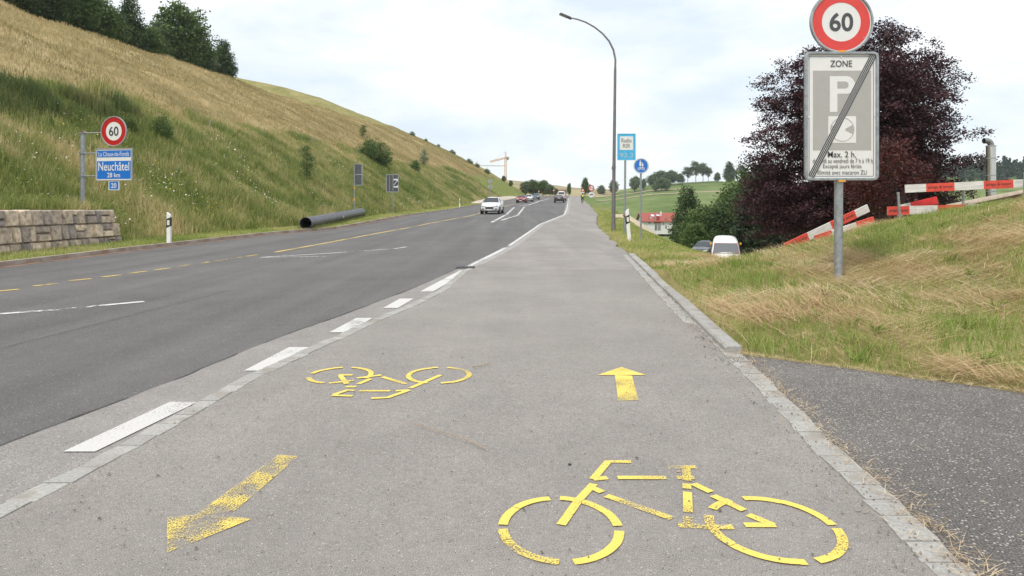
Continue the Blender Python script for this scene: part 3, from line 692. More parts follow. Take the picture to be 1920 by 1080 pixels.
def weed_clumps(name, n, seed, m, lab, thr, rad=.28, hgt=.4, leaf=.045):
    rs = np.random.default_rng(seed); y = 15 + 130 * rs.random(n) ** 1.5; d = 2.3 + 10.5 * rs.random(n); x = kerbL(y) - d
    k = (np.abs(x / y) < .82) & (vnoise(x, y, 3.0, seed) > thr) & ~((y < WALL_END + .4) & (d < 3.2)); x, y = x[k], y[k]; n = len(x); q = 46
    s_ = rs.uniform(.5, 1.5, n); X = np.repeat(x, q) + rs.normal(0, 1, n * q) * np.repeat(s_, q) * rad; Y = np.repeat(y, q) + rs.normal(0, 1, n * q) * np.repeat(s_, q) * rad
    Z = H(X, Y) + rs.random(n * q) ** .8 * np.repeat(s_, q) * hgt * (1.4 if rad < .2 else 1)
    fin(tag(link(name, quads_mesh(name, np.stack([X, Y, Z], 1), leaf, m, np.repeat(rs.random(n), q) * .6 + rs.random(n * q) * .4, .2)), 'x', 'x', None, 'stuff'), lab, 'weeds')
def quads_mesh(name, C, size, m, tone, up=.3, thin=.6):
    n = len(C); nrm = rng.normal(0, 1, (n, 3)); nrm[:, 2] = np.abs(nrm[:, 2]) + up; nrm /= np.linalg.norm(nrm, axis=1)[:, None]
    ref = rng.normal(0, 1, (n, 3)); u = np.cross(nrm, ref); u /= np.linalg.norm(u, axis=1)[:, None] + 1e-9; v = np.cross(nrm, u)
    s = (size * rng.uniform(.6, 1.3, n))[:, None]
    V = np.stack([C - u * s, C - v * s * thin, C + u * s, C + v * s * thin], 1).reshape(-1, 3)
    return fast_mesh(name, V, np.arange(4 * n).reshape(-1, 4), m, {'tone': np.repeat(np.clip(tone, 0, 1), 4)})
weed_clumps('leafy_weeds', 1500, 71, leafmat('weed_leaves', (.09, .15, .04), (.20, .28, .06), (.36, .42, .12), .3), 'leafy green weed clumps among the grass of the left embankment', .45)
weed_clumps('brown_weeds', 620, 72, leafmat('brown_weed_leaves', (.17, .12, .07), (.27, .20, .11), (.40, .31, .17), .2), 'brownish seeding weeds scattered over the left embankment', .55, .22, .5, .03)
# debris and straw on the paths
def debris():
    n = 3200; V, Fc = [], []
    y = 2.3 + 12 * rng.random(n) ** 1.6; x = slX(y) + (erX(y) - slX(y) + .1) * rng.random(n)
    near = rng.random(n) < .62; y = np.where(near & (rng.random(n) < .6), rng.normal(7.4, 1.0, n), y); x = np.where(near, erX(y) + .02 + rng.normal(0, .12, n), x)
    for i in range(n):
        s = random.uniform(.0025, .007) * (1.5 if random.random() < .06 else 1); z = float(prof(y[i])) + .016; o = len(V); a = random.uniform(0, 6)
        for t in range(4): V.append((x[i] + math.cos(a + t * 1.57) * s * random.uniform(.7, 1.3), y[i] + math.sin(a + t * 1.57) * s * random.uniform(.7, 1.3), z))
        V.append((x[i], y[i], z + s * 1.0)); Fc += [(o, o + 1, o + 4), (o + 1, o + 2, o + 4), (o + 2, o + 3, o + 4), (o + 3, o, o + 4)]
    tag(link('grit', fast_mesh('grit', V, Fc, mat('grit', (.36, .29, .22), .9, col2=(.07, .06, .055), scale=3))), 'tiny pale and dark grit scattered on the asphalt', 'grit', None, 'stuff')
    n = 5200; y = 2.3 + 12 * rng.random(n) ** 1.2; x = erX(y) + .17 + rng.normal(0, .055, n) + (rng.random(n) < .08) * rng.normal(0, .5, n)
    e2 = rng.random(n) < .42; yy = 3 + 3.5 * rng.random(n); xx = np.interp(yy, [-14, 1, 3.2, 5.09, 6.45], [14, 9.5, 6.4, 3.9, float(erX(6.45)) + .17]) - np.abs(rng.normal(0, .09, n)) + .05
    x = np.where(e2, xx, x); y = np.where(e2, yy, y)
    fin(blades('loose_straw', x, y, prof(y) + .017 + rng.random(n) * .006, rng.uniform(.03, .11, n), rng.uniform(.002, .004, n), np.full(n, .995), rng.random(n), M_straw), 'loose straw blown along the granite edge of the path', 'straw')
debris()
M_twig = mat('twig', (.34, .25, .16), .9)
def twig(pts, r, lab):
    mb = MB(); q = [G(*p) for p in pts]; mb.tube([(a, b, float(prof(b)) + .02 + random.uniform(0, .012)) for a, b in q], [r * (1 - .6 * i / len(q)) for i in range(len(q))], 6)
    tag(mb.build('twig', M_twig), lab, 'twig')
twig([(910, 852), (880, 838), (840, 823), (790, 808), (765, 801)], .0032, 'long thin curved dry stalk lying in the middle of the path')
twig([(886, 695), (905, 690), (922, 686)], .004, 'short dry twig beside the upside-down bicycle symbol')

M_stone = mat('pebble', (.20, .18, .16), .9, var=.3, scale=60)
def pebble(px, py, s, col, lab):
    x, y = G(px, py); bm = bmesh.new(); bmesh.ops.create_icosphere(bm, subdivisions=2, radius=s)
    for v in bm.verts: v.co = Vector((v.co.x * random.uniform(.85, 1.2), v.co.y * random.uniform(.85, 1.15), v.co.z * .6 * random.uniform(.85, 1.1)))
    me = bpy.data.meshes.new('pebble'); bm.to_mesh(me); bm.free(); me.materials.append(col); o = link('pebble', me); o.location = (x, y, float(prof(y)) + .008 + s * .5); tag(o, lab, 'pebble')
pebble(1068, 875, .009, M_black, 'small black pebble on the path left of the big bicycle symbol')
pebble(1272, 891, .009, mat('tan_pebble', (.42, .30, .2), .9), 'tan pebble lying just under the painted saddle')

# ------------------------------------------------------------------ lettering
def text_mesh(name, s, cx, cz, y, m, parent, w=None, h=None, bold=0.0, maxw=None, rot=None):
    cu = bpy.data.curves.new(name, 'FONT'); cu.body = s; cu.align_x = 'CENTER'; cu.size = 1; cu.offset = bold; cu.resolution_u = 4
    ob = bpy.data.objects.new(name, cu); me = bpy.data.meshes.new_from_object(ob); bpy.data.objects.remove(ob)
    n = len(me.vertices); co = np.empty(n * 3, np.float32); me.vertices.foreach_get('co', co); co = co.reshape(-1, 3)
    mn, mx_ = co.min(0), co.max(0); sx = (w / (mx_[0] - mn[0])) if w else None; sz = (h / (mx_[1] - mn[1])) if h else sx
    if sx is None: sx = sz
    X = (co[:, 0] - (mn[0] + mx_[0]) / 2) * sx; Z = (co[:, 1] - (mn[1] + mx_[1]) / 2) * sz
    if rot: X, Z = X * math.cos(rot) - Z * math.sin(rot), X * math.sin(rot) + Z * math.cos(rot)
    me.vertices.foreach_set('co', np.stack([X + cx, np.full(n, y), Z + cz], 1).astype(np.float32).ravel()); me.update()
    me.materials.clear(); me.materials.append(m); me.name = name
    return link(name, me, parent)
def rrect(w, h, r, cz=0, cx=0, n=5):
    p = []
    for (sx, sz, a0) in ((1, 1, 0), (-1, 1, 90), (-1, -1, 180), (1, -1, 270)):
        for k in range(n + 1):
            a = R(a0 + 90 * k / n); p.append((cx + sx * (w / 2 - r) + r * math.cos(a), cz + sz * (h / 2 - r) + r * math.sin(a)))
    return p
def frame_rr(mb, w, h, r, t, y0, y1, cz=0, cx=0):
    o = rrect(w, h, r, cz, cx); i = rrect(w - 2 * t, h - 2 * t, max(r - t, .003), cz, cx); n = len(o)
    V = [(p[0], y0, p[1]) for p in o] + [(p[0], y0, p[1]) for p in i] + [(p[0], y1, p[1]) for p in o] + [(p[0], y1, p[1]) for p in i]
    Fc = []
    for k in range(n):
        j = (k + 1) % n; Fc += [(k, j, n + j, n + k), (2 * n + k, 3 * n + k, 3 * n + j, 2 * n + j), (k, 2 * n + k, 2 * n + j, j), (n + k, n + j, 3 * n + j, 3 * n + k)]
    mb.add(V, Fc)

# ---- the big sign post on the right bank
S = 9.6 / F
bx, by, _ = W(1577, 515, 9.6); bz = Hs(bx, by)
zz_ = lambda py: EYE - (py - HY) * S - bz
big = empty('road_sign', (bx, by, bz)); tag(big, 'big 60 disc above a grey end-of-parking-zone panel on the right bank', 'road sign')
mb = MB(); mb.tube([(-.01, .06, -.3), (.0, .06, zz_(90))], .058, 16); mb.build('post', M_galv, big, smooth=True)
cz = zz_(41.5); r = .445
p = MB(); p.disc((0, 0, cz), r * .96, .012, 64); rp = p.build('round_panel', M_signwhite, big)
p = MB(); p.ring((0, -.012, cz), r * .945, r * 1.0, .045, 64); p.build('rim', M_galv, rp, bevel=.004)
p = MB(); p.ring((0, -.0075, cz), r * .615, r * .905, .004, 64); p.build('red_band', M_redpale, rp)
text_mesh('digits', '60', 0, cz, -.010, M_darktext, rp, w=.335, h=.265, bold=.022)
for a in (60, 120, 215, 325):
    p = MB(); p.disc((r * .86 * math.cos(R(a)), -.012, cz + r * .86 * math.sin(R(a))), .008, .006, 8); p.build('rivet', M_galv, rp)
for pyc in (97, 339.5):
    mb = MB(); mb.box((0, -.01, zz_(pyc)), (.10, .05, .022)); mb.build('orange_clamp', M_orange, big)
pw, ph = 138 * S, 241 * S; pc = zz_(218)
p = MB(); p.prism(rrect(pw * .985, ph * .99, .05, pc), -.004, .008); zp = p.build('zone_panel', M_signwhite, big)
p = MB(); frame_rr(p, pw, ph, .075, .036, -.035, .02, pc); p.build('frame', M_galv, zp, bevel=.006)
p = MB(); frame_rr(p, pw - .125, ph - .115, .012, .0065, -.0065, -.0045, pc); p.build('border', M_navy, zp)
def zx(px): return (px - 1577.5) * S
p = MB(); cxm = zx(1579); gw, gh = 109 * S, 149 * S; gcz = zz_(207)
p.prism([(cxm - gw / 2, gcz - gh / 2), (cxm + gw / 2, gcz - gh / 2), (cxm + gw / 2, gcz + gh / 2), (cxm - gw / 2, gcz + gh / 2)], -.0075, -.0045); p.build('grey_field', M_signgrey, zp)
# letter P from straight and rounded strokes
Px = lambda a: zx(a); Pz = lambda b: zz_(b)
P_out = [(Px(1556), Pz(210)), (Px(1556), Pz(143)), (Px(1588), Pz(143))] + [(Px(1588) + 15 * S * math.sin(R(a)), Pz(159.5) + 16.5 * S * math.cos(R(a))) for a in (20, 45, 70, 90, 110, 135, 160)] + [(Px(1588), Pz(176)), (Px(1570), Pz(176)), (Px(1570), Pz(210))]
P_in = [(Px(1570), Pz(166)), (Px(1570), Pz(153)), (Px(1586), Pz(153)), (Px(1590.5), Pz(156)), (Px(1590.5), Pz(163)), (Px(1586), Pz(166))]
p = MB(); p.prism(P_out, -.0100, -.0075); p.build('letter_p', M_signwhite, zp)
p = MB(); p.prism(P_in, -.0125, -.0098); p.build('letter_hole', M_signgrey, zp)
p = MB(); p.prism([(Px(1553), Pz(268)), (Px(1605), Pz(268)), (Px(1605), Pz(218)), (Px(1553), Pz(218))], -.0100, -.0075); p.build('disc_field', M_signwhite, zp)
p = MB(); p.ring((Px(1579), -.0115, Pz(243)), 21.3 * S, 22.6 * S, .002, 48)
for sg in (1, -1):
    c0 = (Px(1579) + sg * 4 * S, Pz(243)); p.prism([(c0[0] + sg * 2 * S, c0[1] - 1.5 * S), (c0[0] + sg * 15.5 * S, c0[1] - 8.5 * S), (c0[0] + sg * 17.5 * S, c0[1]), (c0[0] + sg * 15.5 * S, c0[1] + 8.5 * S), (c0[0] + sg * 2 * S, c0[1] + 1.5 * S)], -.0125, -.0102)
p.build('parking_disc', M_signgrey, zp)
p = MB()
A, B = Vector((Px(1520.5), Pz(331))), Vector((Px(1637), Pz(104))); t_ = (B - A).normalized(); n_ = Vector((t_.y, -t_.x))
p.prism([tuple(A - n_ * 6.0 * S), tuple(B - n_ * 6.0 * S), tuple(B + n_ * 6.0 * S), tuple(A + n_ * 6.0 * S)], -.0150, -.0128)
p.build('diagonal_ground', M_signwhite, zp)
p = MB()
for k in (-1.5, -.5, .5, 1.5):
    c_ = n_ * k * 3.1 * S; hw = n_ * 1.05 * S; p.prism([tuple(A + c_ - hw), tuple(B + c_ - hw), tuple(B + c_ + hw), tuple(A + c_ + hw)], -.0170, -.0151)
p.build('diagonal_stripes', M_black, zp)
text_mesh('lettering', 'ZONE', zx(1577), zz_(119.5), -.0115, M_darktext, zp, w=41 * S, h=12 * S, bold=.008)
text_mesh('lettering', 'Max. 2 h.', zx(1578.5), zz_(289.5), -.0115, M_darktext, zp, w=53 * S, h=11.5 * S, bold=.008)
text_mesh('lettering', 'du lundi au vendredi de 7 h à 19 h', zx(1580), zz_(301.5), -.0115, M_darktext, zp, w=112 * S, h=8.8 * S, bold=0)
text_mesh('lettering', 'Excepté jours fériés', zx(1579), zz_(312.8), -.0115, M_darktext, zp, w=72 * S, h=10 * S, bold=0)
text_mesh('lettering', 'Illimité avec macaron ZU', zx(1579), zz_(323.3), -.0115, M_darktext, zp, w=92 * S, h=8.2 * S, bold=0)
for (a, b) in ((1577, 107), (1516.5, 220), (1640.5, 217)):
    p = MB(); p.disc((zx(a), -.009, zz_(b)), .011, .012, 10); p.build('bolt', M_signwhite, zp)

# ---- left signpost with cantilevered signs
Yl = 23.5; S = Yl / F
lx, ly, _ = W(155, 300, Yl); lz = Hs(lx, ly)
ls = empty('road_sign', (lx, ly, lz), -R(12.5)); tag(ls, 'red-ringed 60 disc and blue town panels on a side-arm post above the stone wall', 'road sign')
Z_ = lambda py: EYE - (py - HY) * S - lz
mb = MB(); mb.tube([(0, 0, -.3), (0, 0, Z_(250))], .075, 16); mb.build('post', M_galv, ls, smooth=True)
mb = MB(); mb.tube([(0, 0, Z_(250)), (0, 0, Z_(247))], .07, 12); mb.build('post_cap', mat('red_cap', (.25, .05, .05), .6), ls)
k_ = 1 / .86
lxx = lambda px: (px - 155) * S * k_
for py_, x1 in ((250, lxx(197)), (288, lxx(185)), (330.5, lxx(185))):
    mb = MB(); mb.tube([(-.08, -.03, Z_(py_)), (x1, -.03, Z_(py_))], .022, 8); mb.ring((0, -.0, Z_(py_)), .078, .09, .06, 16); mb.box((0, 0, Z_(py_)), (.19, .19, .035)); mb.build('arm', M_galv, ls)
cx, cz, r = lxx(216.5), Z_(248), .51
p = MB(); p.disc((cx, -.05, cz), r * .97, .012, 56); rp = p.build('round_panel', M_signwhite, ls)
p = MB(); p.ring((cx, -.06, cz), r * .95, r * 1.0, .04, 56); p.build('rim', M_backlight, rp)
p = MB(); p.ring((cx, -.0585, cz), r * .62, r * .935, .004, 56); p.build('red_band', M_red, rp)
text_mesh('digits', '60', cx, cz, -.062, M_black, rp, w=.38, h=.32, bold=.012)
tw, th_ = 67.5 * S * k_, 59.5 * S; cx, cz = lxx(216.5), Z_(309.5)
p = MB(); p.prism(rrect(tw, th_, .03, cz, cx), -.055, -.035); tp = p.build('town_panel', M_signwhite, ls)
p = MB(); frame_rr(p, tw + .01, th_ + .01, .035, .028, -.075, -.03, cz, cx); p.build('frame', M_backlight, tp)
p = MB(); bw = tw - .1
z0, z1, z2, z3 = Z_(283.5), Z_(296), Z_(303), Z_(337)
p.prism([(cx - bw / 2, z1), (cx + bw / 2, z1), (cx + bw / 2, z0), (cx - bw / 2, z0)], -.060, -.0555); p.prism([(cx - bw / 2, z3 + .015), (cx + bw / 2, z3 + .015), (cx + bw / 2, z2), (cx - bw / 2, z2)], -.060, -.0555); p.build('blue_field', M_blue, tp)
text_mesh('lettering', 'La Chaux-de-Fonds', cx, Z_(290), -.063, M_signwhite, tp, w=bw * .90, h=8.2 * S, bold=0)
text_mesh('lettering', 'Neuchâtel', cx, Z_(313), -.063, M_signwhite, tp, w=bw * .92, h=16 * S, bold=.006)
text_mesh('lettering', '28 km', cx, Z_(329), -.063, M_signwhite, tp, w=bw * .38, h=8.5 * S, bold=.01)
p = MB(); p.prism(rrect(20 * S * k_, 17 * S, .015, Z_(348.5), cx), -.055, -.04); np_ = p.build('number_plate', M_signwhite, ls)
p = MB(); p.prism(rrect(17 * S * k_, 14.2 * S, .01, Z_(348.5), cx), -.058, -.0545); p.build('blue_field', M_blue, np_)
text_mesh('lettering', '20', cx, Z_(348.5), -.061, M_signwhite, np_, w=10 * S * k_, h=9 * S, bold=.01)

# ---- radio frequency sign, cycle/pedestrian sign, lamp, delineators on the verge
Yr = 31.; S = Yr / F; x, y, _ = W(1171, 430, Yr); z = Hs(x, y)
rs = empty('road_sign', (x, y, z)); tag(rs, 'light blue rectangular radio frequency sign on a grey post beside the street lamp', 'road sign')
Z_ = lambda py: EYE - (py - HY) * S - z
mb = MB(); mb.tube([(0, .03, -.3), (.05, .03, Z_(262))], .048, 12); mb.build('post', M_galv, rs, smooth=True)
cz = Z_(275.5); cx = 3.5 * S; w_, h_ = 34 * S, 49.5 * S
p = MB(); p.prism(rrect(w_, h_, .03, cz, cx), -.03, -.01); rp = p.build('panel', M_cyan, rs)
p = MB(); frame_rr(p, w_ + .015, h_ + .015, .035, .022, -.04, -.005, cz, cx); p.build('frame', mat('pale_blue_rim', (.28, .52, .62), .5), rp)
p = MB(); p.prism(rrect(25 * S, 25.5 * S, .01, Z_(268.5), cx), -.035, -.0305); p.build('white_field', M_signwhite, rp)
text_mesh('lettering', 'Radio', cx, Z_(263.5), -.037, M_darktext, rp, w=18.5 * S, h=8 * S, bold=.005)
text_mesh('lettering', 'RSR', cx, Z_(273.5), -.037, M_darktext, rp, w=13.5 * S, h=7.5 * S, bold=.005)
text_mesh('lettering', '92.3', cx, Z_(291), -.033, mat('faded_digits', (.36, .50, .58), .6), rp, w=25 * S, h=8.5 * S, bold=.015)
mb = MB(); mb.box((0, 0, Z_(404)), (.13, .14, .09)); mb.build('rusty_clamp', M_rust, rs)

Yc = 26.3; S = Yc / F; x, y, _ = W(1202, 447, Yc); z = Hs(x, y)
cs = empty('road_sign', (x, y, z)); tag(cs, 'round blue sign with walking figures over a white bicycle on a grey post', 'road sign')
Z_ = lambda py: EYE - (py - HY) * S - z
mb = MB(); mb.tube([(0, .03, -.3), (0, .03, Z_(300))], .036, 12); mb.build('post', M_galv, cs, smooth=True)
cz = Z_(311.3); r = 14 * S
p = MB(); p.disc((0, -.02, cz), r, .012, 48); dp = p.build('panel', M_signwhite, cs)
p = MB(); p.ring((0, -.028, cz), r * .96, r * 1.01, .03, 48); p.build('rim', M_galv, dp)
p = MB(); p.disc((0, -.0275, cz), r * .88, .003, 48); p.build('blue_field', M_blue, dp)
p = MB(); ps = r / 14
def blob(px_, pz_, a, b): p.disc((px_ * ps, -.031, cz + pz_ * ps), b * ps, .003, 20, rx=a * ps)
blob(-1.6, 9.2, 1.2, 1.3); p.prism([(-3.2 * ps, cz + 7.5 * ps), (0 * ps, cz + 7.5 * ps), (.3 * ps, cz + 3.5 * ps), (-.3 * ps, cz - .6 * ps), (-1.6 * ps, cz - .6 * ps), (-3.6 * ps, cz + .5 * ps)], -.0325, -.0295)
blob(2.4, 5.2, 1.0, 1.0); p.prism([(1.2 * ps, cz + 3.9 * ps), (3.6 * ps, cz + 3.9 * ps), (4.2 * ps, cz + 1 * ps), (3.2 * ps, cz - .8 * ps), (1.4 * ps, cz - .8 * ps)], -.0325, -.0295)
for cx_ in (-3.9, 3.9): p.ring((cx_ * ps, -.031, cz - 5.2 * ps), 1.9 * ps, 2.7 * ps, .003, 24)
for a, b in (((-3.9, -5.2), (-1.8, -2.6)), ((-1.8, -2.6), (2.6, -2.4)), ((2.6, -2.4), (3.9, -5.2)), ((-1.8, -2.6), (0, -5.2)), ((0, -5.2), (2.6, -2.4))):
    A = Vector(a); B = Vector(b); nn = (B - A).normalized(); nn = Vector((-nn.y, nn.x)) * .35
    p.prism([((q.x) * ps, cz + q.y * ps) for q in (A - nn, B - nn, B + nn, A + nn)], -.0345, -.0312)
p.build('pictogram', M_signwhite, dp)

Yp = 34.; S = Yp / F; x, y, _ = W(1150, 428, Yp); z = Hs(x, y)
lp = empty('street_lamp', (x, y, z)); tag(lp, 'tall grey curved street lamp reaching over the path', 'street lamp')
Z_ = lambda py: EYE - (py - HY) * S - z
X_ = lambda px: (px - 1150) * S
mb = MB(); mb.tube([(0, 0, -.3), (X_(1151), 0, Z_(330)), (X_(1153.5), 0, Z_(128))], [.105, .085, .065], 14); mb.tube([(0, 0, Z_(318)), (X_(1151.2), 0, Z_(312))], .10, 14); mb.build('pole', M_pole, lp, smooth=True)
arc = [(1153.5, 128), (1154, 112), (1150, 93), (1142, 77), (1130, 63), (1115, 51), (1098, 41.5), (1082, 36), (1072, 34)]
mb = MB(); mb.tube([(X_(a), 0, Z_(b)) for a, b in arc], [.055, .052, .05, .047, .044, .042, .04, .038, .036], 12); mb.build('arm', M_pole, lp, smooth=True)
c = ((X_(1048) + X_(1073)) / 2, 0, Z_(30)); rot = Matrix.Rotation(math.atan2(10.5, 25), 3, 'Y')
mb = MB(); mb.box(c, (.68, .26, .10), rot, taper=.86); hd = mb.build('lamp_head', mat('lamp_housing', (.09, .09, .09), .5), lp, bevel=.03)
mb = MB(); mb.box(Vector(c) + rot @ Vector((-.12, 0, -.055)), (.36, .18, .02), rot); mb.build('lens', mat('lamp_lens', (.42, .37, .32), .2), hd)

def delineator(px, py, Y, hpx, lab, lean=0, black=True, grp='white delineator posts'):
    x, y, _ = W(px, py, Y); z = Hs(x, y); o = empty('delineator_post', (x, y, z)); o.rotation_euler = (0, R(lean), 0)
    tag(o, lab, 'delineator', grp); h = hpx * Y / F; w = .13
    poly = [(-w / 2, -.15), (w / 2, -.15), (w / 2, h - .10), (-w / 2, h)]
    if lean: poly = [(-w / 2, -.15), (w / 2, -.15), (w / 2, h), (-w / 2, h - .10)]
    mb = MB(); mb.prism(poly, -.05, .05); mb.build('post', M_plastic_white, o, bevel=.012)
    mb = MB(); zb = h * .66
    mb.prism([(-w / 2 - .004, zb - .17), (w / 2 + .004, zb - .11), (w / 2 + .004, zb + .19), (-w / 2 - .004, zb + .13)], -.055, .055); bd = mb.build('black_band', M_plastic_black, o)
    mb = MB(); mb.box((0, -.057, zb + .01), (.085, .006, .17)); mb.build('reflector', mat('reflector', (.74, .72, .62), .3), bd)
delineator(317, 458, GH(317, 457.5)[1], 60, 'white delineator post with black band at the foot of the left slope')
delineator(1180, 452, GH(1180, 452)[1], 61, 'tilted white delineator post with black band beside the radio sign post', -4.5)
delineator(862, 385, 88, 17, 'small far white delineator post left of the oncoming white car')

# sign panels seen from the back on the left
def back_sign(px, py_base, post_top, panel, lab, stripes=False, extra=False, ppx=None):
    x, y, z = GH(px, py_base); S = y / F; Z_ = lambda py: EYE - (py - HY) * S - z
    o = empty('road_sign', (x, y, z)); tag(o, lab, 'road sign')
    mb = MB(); mb.tube([(0, 0, -.3), (0, 0, Z_(post_top))], .045 if not stripes else .05, 10); mb.build('post', M_galv, o, smooth=True)
    x0, x1, y0, y1 = panel; cx = ((x0 + x1) / 2 - px) * S; w_ = (x1 - x0) * S; h_ = (y1 - y0) * S; cz = Z_((y0 + y1) / 2)
    mb = MB(); mb.prism(rrect(w_, h_, .03, cz, cx), .05, .07); q = mb.build('panel', M_back, o)
    mb = MB(); frame_rr(mb, w_ + .01, h_ + .01, .04, .045, .03, .08, cz, cx); mb.build('frame', M_backlight, q)
    if stripes:
        mb = MB()
        for k in (350, 372, 395): mb.tube([(0, 0, Z_(k)), (0, 0, Z_(k + 4))], .056, 10)
        mb.build('orange_band', M_orange, o)
        mb = MB(); mb.box((cx, .045, cz), (w_, .02, .05)); mb.build('bracket', M_backlight, q)
    if extra:
        mb = MB(); mb.box((cx + w_ * .24, .035, cz), (w_ * .42, .012, h_ * .5)); s_ = mb.build('small_panel', M_signwhite, o)
        mb = MB(); mb.disc((cx + w_ * .24, .026, cz), h_ * .17, .006, 24); mb.build('black_disc', M_darktext, s_)
        mb = MB(); mb.box((cx + w_ * .24, .021, cz), (h_ * .44, .004, .045), Matrix.Rotation(R(-52), 3, 'Y')); mb.build('slash', M_signwhite, s_)
        mb = MB(); mb.box((cx - w_ * .22, .04, cz), (.03, .02, h_ * .9)); mb.build('bracket', M_backlight, q)
back_sign(664.5, 404, 307, (665, 679, 307, 347.5), 'narrow dark back of a sign on a post with orange bands behind the pipe', True)
back_sign(737, 402, 326, (724, 747, 327, 360), 'wider sign seen from behind on a grey post with a small white panel', False, True)
# far double round sign (backs) by the white car
x, y, z = (919 - 960) / F * 95, 95., 0; z = Hs(x, y); S = y / F; Z_ = lambda py: EYE - (py - HY) * S - z
o = empty('road_sign', (x, y, z)); tag(o, 'grey backs of two round signs on one post behind the oncoming white car', 'road sign')
mb = MB(); mb.tube([(0, 0, -.3), (0, 0, Z_(336))], .05, 10); mb.build('post', M_galv, o)
for pyc in (339.5, 350.5):
    mb = MB(); mb.disc((0, .06, Z_(pyc)), 4 * S, .02, 30); mb.build('round_panel', M_backlight, o)
# no-overtaking style signs far right of the path
def far_sign(px, pyb, Y, lab, discs=(), tri=(), box=(), zoff=0):
    x, y, _ = W(px, pyb, Y); z = Hs(x, y); S = y / F; Z_ = lambda py: EYE - (py - HY) * S - z
    o = empty('road_sign', (x, y, z)); tag(o, lab, 'road sign')
    top = min([d_[0] for d_ in discs] + [t[0] for t in tri] + [b[0] for b in box])
    mb = MB(); mb.tube([(0, .04, -.5), (0, .04, Z_(top))], .05, 8); mb.build('post', M_galv, o)
    for pyc, rpx, kind in discs:
        r = rpx * S; mb = MB(); mb.disc((0, -.02, Z_(pyc)), r, .02, 32); q = mb.build('round_panel', M_signwhite, o)
        if kind == 'red':
            mb = MB(); mb.ring((0, -.034, Z_(pyc)), r * .68, r * 1.0, .004, 32); mb.build('red_band', M_red, q)
            mb = MB(); mb.box((-r * .28, -.034, Z_(pyc)), (r * .42, .004, r * .34)); mb.box((-r * .28, -.034, Z_(pyc) + r * .22), (r * .26, .005, r * .14)); mb.build('red_car', M_red, q)
            mb = MB(); mb.box((r * .28, -.034, Z_(pyc) - r * .05), (r * .42, .004, r * .26)); mb.build('black_car', M_black, q)
        else:
            mb = MB(); mb.ring((0, -.034, Z_(pyc)), r * .93, r, .004, 32); mb.build('rim', M_backlight, q)
            mb = MB(); mb.box((0, -.034, Z_(pyc)), (r * 1.1, .004, r * .36), Matrix.Rotation(R(-12), 3, 'Y')); mb.build('black_cars', M_black, q)
    for pyc, hpx in tri:
        h = hpx * S; q = MB(); q.prism([(-h * .58, Z_(pyc) - h / 2), (h * .58, Z_(pyc) - h / 2), (0, Z_(pyc) + h / 2)], -.03, -.01); q = q.build('triangle_panel', M_red, o)
        mb = MB(); mb.prism([(-h * .32, Z_(pyc) - h * .34), (h * .32, Z_(pyc) - h * .34), (0, Z_(pyc) + h * .22)], -.036, -.0302); mb.build('white_field', M_signwhite, q)
    for pyc, wp, hp, m in box:
        mb = MB(); mb.box((0, -.02, Z_(pyc)), (wp * S, .03, hp * S)); mb.build('plate', m, o)
far_sign(1108.7, 383, 98, 'red-ringed no overtaking sign above a white disc on a far post right of the path', discs=[(352.9, 5.7, 'red'), (365, 5.7, 'end')])
far_sign(1092.6, 368, 126, 'red triangle warning sign with a black square above it, over the cyclist', tri=[(355.5, 7.5)], box=[(347.8, 3.4, 3.6, M_black), (361, 6, 2.4, M_signwhite)])
far_sign(1010.3, 367, 205, 'small far red and white triangle sign before the round bushes', tri=[(358, 3.5)])
far_sign(1038.5, 367, 205, 'small far red triangle sign at the right end of the round bushes', tri=[(356, 4.5)])

# ------------------------------------------------------------------ stone wall
def stone_mat():
    m = bpy.data.materials.new('wall_stone'); m.use_nodes = True; t = m.node_tree; L = t.links.new
    p = t.nodes['Principled BSDF']; p.inputs['Roughness'].default_value = .9
    a = N(t, 'ShaderNodeAttribute', attribute_name='tone'); tcn = N(t, 'ShaderNodeTexCoord')
    r = N(t, 'ShaderNodeValToRGB'); e = r.color_ramp.elements; e[0].color = (.30, .26, .235, 1); e[1].color = (.78, .63, .46, 1); k = e.new(.45); k.color = (.52, .415, .32, 1); L(a.outputs['Fac'], r.inputs[0])
    n = N(t, 'ShaderNodeTexNoise'); n.inputs['Scale'].default_value = 5; n.inputs['Detail'].default_value = 8; n.inputs['Roughness'].default_value = .7; L(tcn.outputs['Object'], n.inputs[0])
    mr = N(t, 'ShaderNodeMapRange'); L(n.outputs[0], mr.inputs[0]); mr.inputs['From Min'].default_value = .32; mr.inputs['From Max'].default_value = .62; mr.inputs['To Min'].default_value = .38; mr.inputs['To Max'].default_value = 1.25
    q = N(t, 'ShaderNodeVectorMath', operation='SCALE'); L(r.outputs[0], q.inputs[0]); L(mr.outputs[0], q.inputs['Scale']); L(q.outputs[0], p.inputs['Base Color'])
    b = N(t, 'ShaderNodeBump'); b.inputs['Strength'].default_value = .9; b.inputs['Distance'].default_value = .05; L(n.outputs[0], b.inputs['Height']); L(b.outputs[0], p.inputs['Normal'])
    return m
